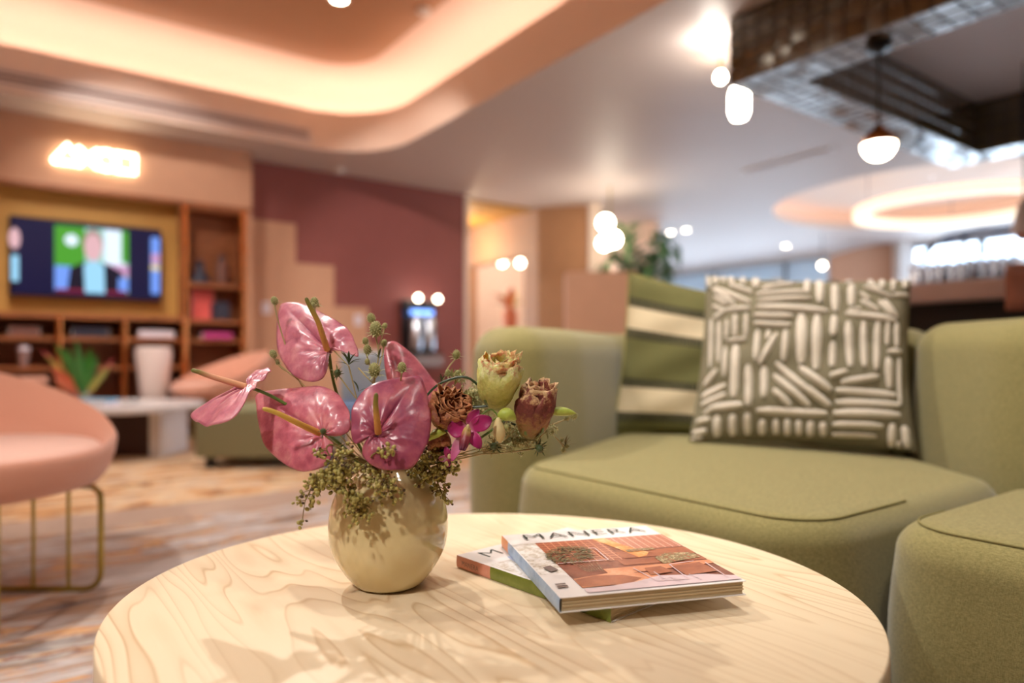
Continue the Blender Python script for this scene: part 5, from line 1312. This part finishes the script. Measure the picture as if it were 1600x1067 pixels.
# ------------------------------------------------------------------ blooms
def petal_bloom(label, name, cpx, cpy, Y, axis, L, R, n, m, seed, ruff=.3, lay=3, open_=.35, stem=None, sepal=True, gname=None):
    """cup of wavy petals; axis points to the mouth of the flower, L, R in px"""
    rg = random.Random(seed); ax = cnormal(*axis); s = Y/F; L *= s; R *= s; M = ax.to_track_quat('Z', 'Y').to_matrix(); b0 = P(cpx, cpy, Y) - ax*L*.5
    t = thing(name, label, 'flower', mouth(), gname)
    for ly in range(lay):
        for k in range(max(3, n-ly)):
            a0 = 2*pi*k/max(3, n-ly) + ly*.5 + rg.uniform(-.15,.15); wA = (1.25+.25*rg.random())*(pi/max(3, n-ly))*1.75; rr = R*(1-.24*ly)*rg.uniform(.9,1.08); ll = L*(1-.04*ly)*rg.uniform(.86,1.06); sd = rg.uniform(0,99)
            mb = MB(); vals = []
            def fn(u, v):
                U = 2*u-1; edge = (1-.20*abs(U)**3*v)
                prof = math.sin(pi*min(1, .12+v*.62))**.8*(1-v*.0) + open_*max(0, v-.7)*1.6
                ruf = ruff*rr*((v**2.6)*(mnoise.noise(Vector((U*4.2+sd, v*3.2, ly)))*1.5+.28*math.sin(U*15+sd)*v)+.5*mnoise.noise(Vector((U*1.8, v*3.2+sd, ly))))
                a = a0 + U*wA*(.45+.55*math.sin(pi*min(1,.15+v*.6)))
                r = rr*prof*(1+.05*math.sin(U*4+sd)) + ruf*.6
                z = ll*v*edge + ruf*.5 - max(0, v-.85)*ll*open_*1.2*rg_u
                return b0 + M @ Vector((r*math.cos(a), r*math.sin(a), z))
            rg_u = rg.uniform(.2,1.4)
            mb.grid(fn, 12, 14); o = mb.build('petal', m, t, solid=.0005, autos=180); setattr_t(o, 't', [(i//13)/14 for i in range(len(mb.v))])
    if sepal:
        mb = MB()
        for k in range(5):
            a = 2*pi*k/5; leaf(mb, b0-ax*.002, b0 + M @ Vector((math.cos(a)*R*.85, math.sin(a)*R*.85, L*.38)), R*.12, -.25, 6, up=ax)
        mb.build('sepals', 'stem_green', t)
    if stem:
        mb = MB(); mb.tube(curve3([P(*q) if not isinstance(q, Vector) else q for q in stem]+[b0], 6), .0016, 8); mb.build('stem', 'stem_dark', t)
    return t
petal_bloom('yellow-green ruffled bloom on an arching dark stem', 'lisianthus', 779, 594, .865, (.12,-.45,.85), 92, 33, 5, 'lisianthus_yellow', 3, .45, 4, .12, [m_(.012,0,0),(650,650,.88),(672,612,.88),(700,594,.875),(735,592,.87)])
petal_bloom('wilted brown bloom at the right of the bouquet with a curled cream edge', 'lisianthus', 835, 641, .875, (.15,-.3,.92), 86, 30, 4, 'lisianthus_brown', 14, .6, 4, .0, [m_(.018,0,0),(740,690,.89),(790,660,.885)])
petal_bloom('wilted amber-brown bloom beside the central mauve spathe', 'lisianthus', 701, 642, .845, (.35,-.6,.55), 60, 32, 5, 'lisianthus_amber', 25, .6, 4, .2, [m_(.012,0,0),(680,690,.86)])
petal_bloom('small brownish drooping bud under the amber bloom', 'lisianthus', 686, 688, .85, (.1,-.4,-.8), 34, 17, 4, 'lisianthus_amber', 33, .3, 2, .2, [m_(.01,0,0),(668,700,.86)])
# bent stem above the green bud
def pod(label, a, b_, r, Y0, Y1, stem, m='bud_green', bend=.05):
    t = thing('flower_bud', label, 'flower', mouth())
    p0, p1 = P(*a, Y0), P(*b_, Y1); ax = p1-p0; k = 10; mb = MB()
    up = ax.orthogonal().normalized(); pts = [p0+ax*(i/k)+Vector((0,0,1))*bend*ax.length*math.sin(pi*i/k) for i in range(k+1)]
    mb.tube(pts, [max(.0006, r*math.sin(pi*(i/k*.92+.06))**.8) for i in range(k+1)], 10); mb.build('bud', m, t, autos=80)
    mb = MB(); mb.tube(curve3([P(*q) if not isinstance(q, Vector) else q for q in stem], 6), .0011, 6); mb.build('stem', 'stem_green', t)
    return t
pod('slender pale green bud on a straight stalk at the far right of the bouquet', (853,644), (900,646), .0058, .87, .875, [m_(.02,0,0),(740,690,.875),(790,655,.87),(803,648,.868),(830,648,.869),(853,647,.87)])
pod('pale green curled bud above the pinkish bud beside the orchid', (778,652), (806,656), .0085, .84, .845, [m_(.016,0,0),(715,690,.86),(740,660,.85),(765,640,.845),(778,650,.84)], bend=.22)
pod('cream and pinkish drooping bud right of the magenta orchid', (778,652), (782,692), .0075, .838, .835, [m_(.016,0,0),(720,695,.86),(765,660,.84),(778,652,.838)], 'petal_cream', -.1)
pod('small green curled bud left of the magenta orchid', (668,688), (697,676), .0052, .83, .835, [m_(.008,0,0),(655,705,.85),(668,688,.83)], bend=.15)
# dark green arching leaf stem
t = thing('grass_stem', 'smooth green arching stem behind the magenta orchid', 'flower', mouth())
mb = MB(); mb.tube(curve3([m_(.014,0,0), P(690,680,.88), P(728,642,.875), P(755,635,.872), P(785,634,.87)], 8), .0017, 8); mb.build('stem', 'stem_dark', t)

# ------------------------------------------------------------------ orchid
def orchid(label, petals, lip, stem):
    t = thing('orchid', label, 'flower', mouth())
    for (b_, tip, wpx, Y, nrm, m, cup) in petals:
        p0, p1 = P(*b_, Y), P(*tip, Y-.004); ax = p1-p0; n_ = cnormal(*nrm); side = n_.cross(ax).normalized(); w_ = wpx*Y/F; ph = rf.uniform(0,6)
        mb = MB()
        def fn(u, v):
            U = 2*u-1; ww = w_*math.sin(pi*(v*.90+.07))**.75
            return p0 + ax*v + side*(U*ww) + n_*(cup*(U*U*ww) + .0014*math.sin(v*6+ph)*U + .004*math.sin(pi*v*.9))
        mb.grid(fn, 10, 14); o = mb.build('petal', m, t, solid=.0006, autos=180); setattr_t(o, 't', [min(1, (i//11)/14*1.0 + .0) for i in range(len(mb.v))])
    (b_, tip, wpx, Y) = lip; p0, p1 = P(*b_, Y), P(*tip, Y-.012); ax = p1-p0; n_ = cnormal(0,-1,.2); side = n_.cross(ax).normalized(); w_ = wpx*Y/F
    mb = MB()
    def fn(u, v):
        U = 2*u-1; ww = w_*(.35+.65*math.sin(pi*min(1,v*.8+.1)))
        return p0 + ax*v + side*(U*ww*.8) + n_*(-.9*ww*(1-U*U)*-1*.6 + .0012*math.sin(U*9)*v*v + .001*math.sin(v*14)*abs(U))
    mb.grid(fn, 12, 14); o = mb.build('lip', 'orchid_lip', t, solid=.0006, autos=180); setattr_t(o, 't', [(i//13)/14 for i in range(len(mb.v))])
    mb = MB(); mb.ball(P(b_[0], b_[1]-1, Y-.006), (.0022,.0022,.0034), 10, 8); mb.build('column', 'petal_cream', t)
    mb = MB(); mb.tube(curve3([P(*q) if not isinstance(q, Vector) else q for q in stem], 6), .0011, 6); mb.build('stem', 'stem_green', t)
orchid('magenta orchid bloom with a dark lip, below the yellow bloom',
 [((731,665),(748,640),9,.83,(0,-1,.1),'orchid_petal',.3),((733,668),(768,654),13,.828,(.2,-1,.1),'orchid_petal',.2),((729,668),(700,672),14,.826,(-.2,-1,.1),'orchid_petal',.2),((733,672),(751,700),9.5,.828,(.1,-1,0),'orchid_petal',.3),((726,674),(706,720),8,.824,(-.2,-1,0),'orchid_pale',.3)],
 ((731,668),(722,704),10,.822), [m_(.014,-.004,0),(690,705,.85),(715,690,.84),(731,668,.832)])
orchid('smaller half-hidden magenta orchid flower low beside the vase mouth',
 [((702,716),(697,698),5.5,.84,(0,-1,.1),'orchid_petal',.3),((700,716),(686,716),5,.84,(-.2,-1,0),'orchid_pale',.2),((702,716),(698,730),5,.838,(0,-1,0),'orchid_petal',.2)],
 ((702,714),(702,724),3.5,.836), [m_(.014,-.002,0),(690,722,.85),(702,715,.842)])
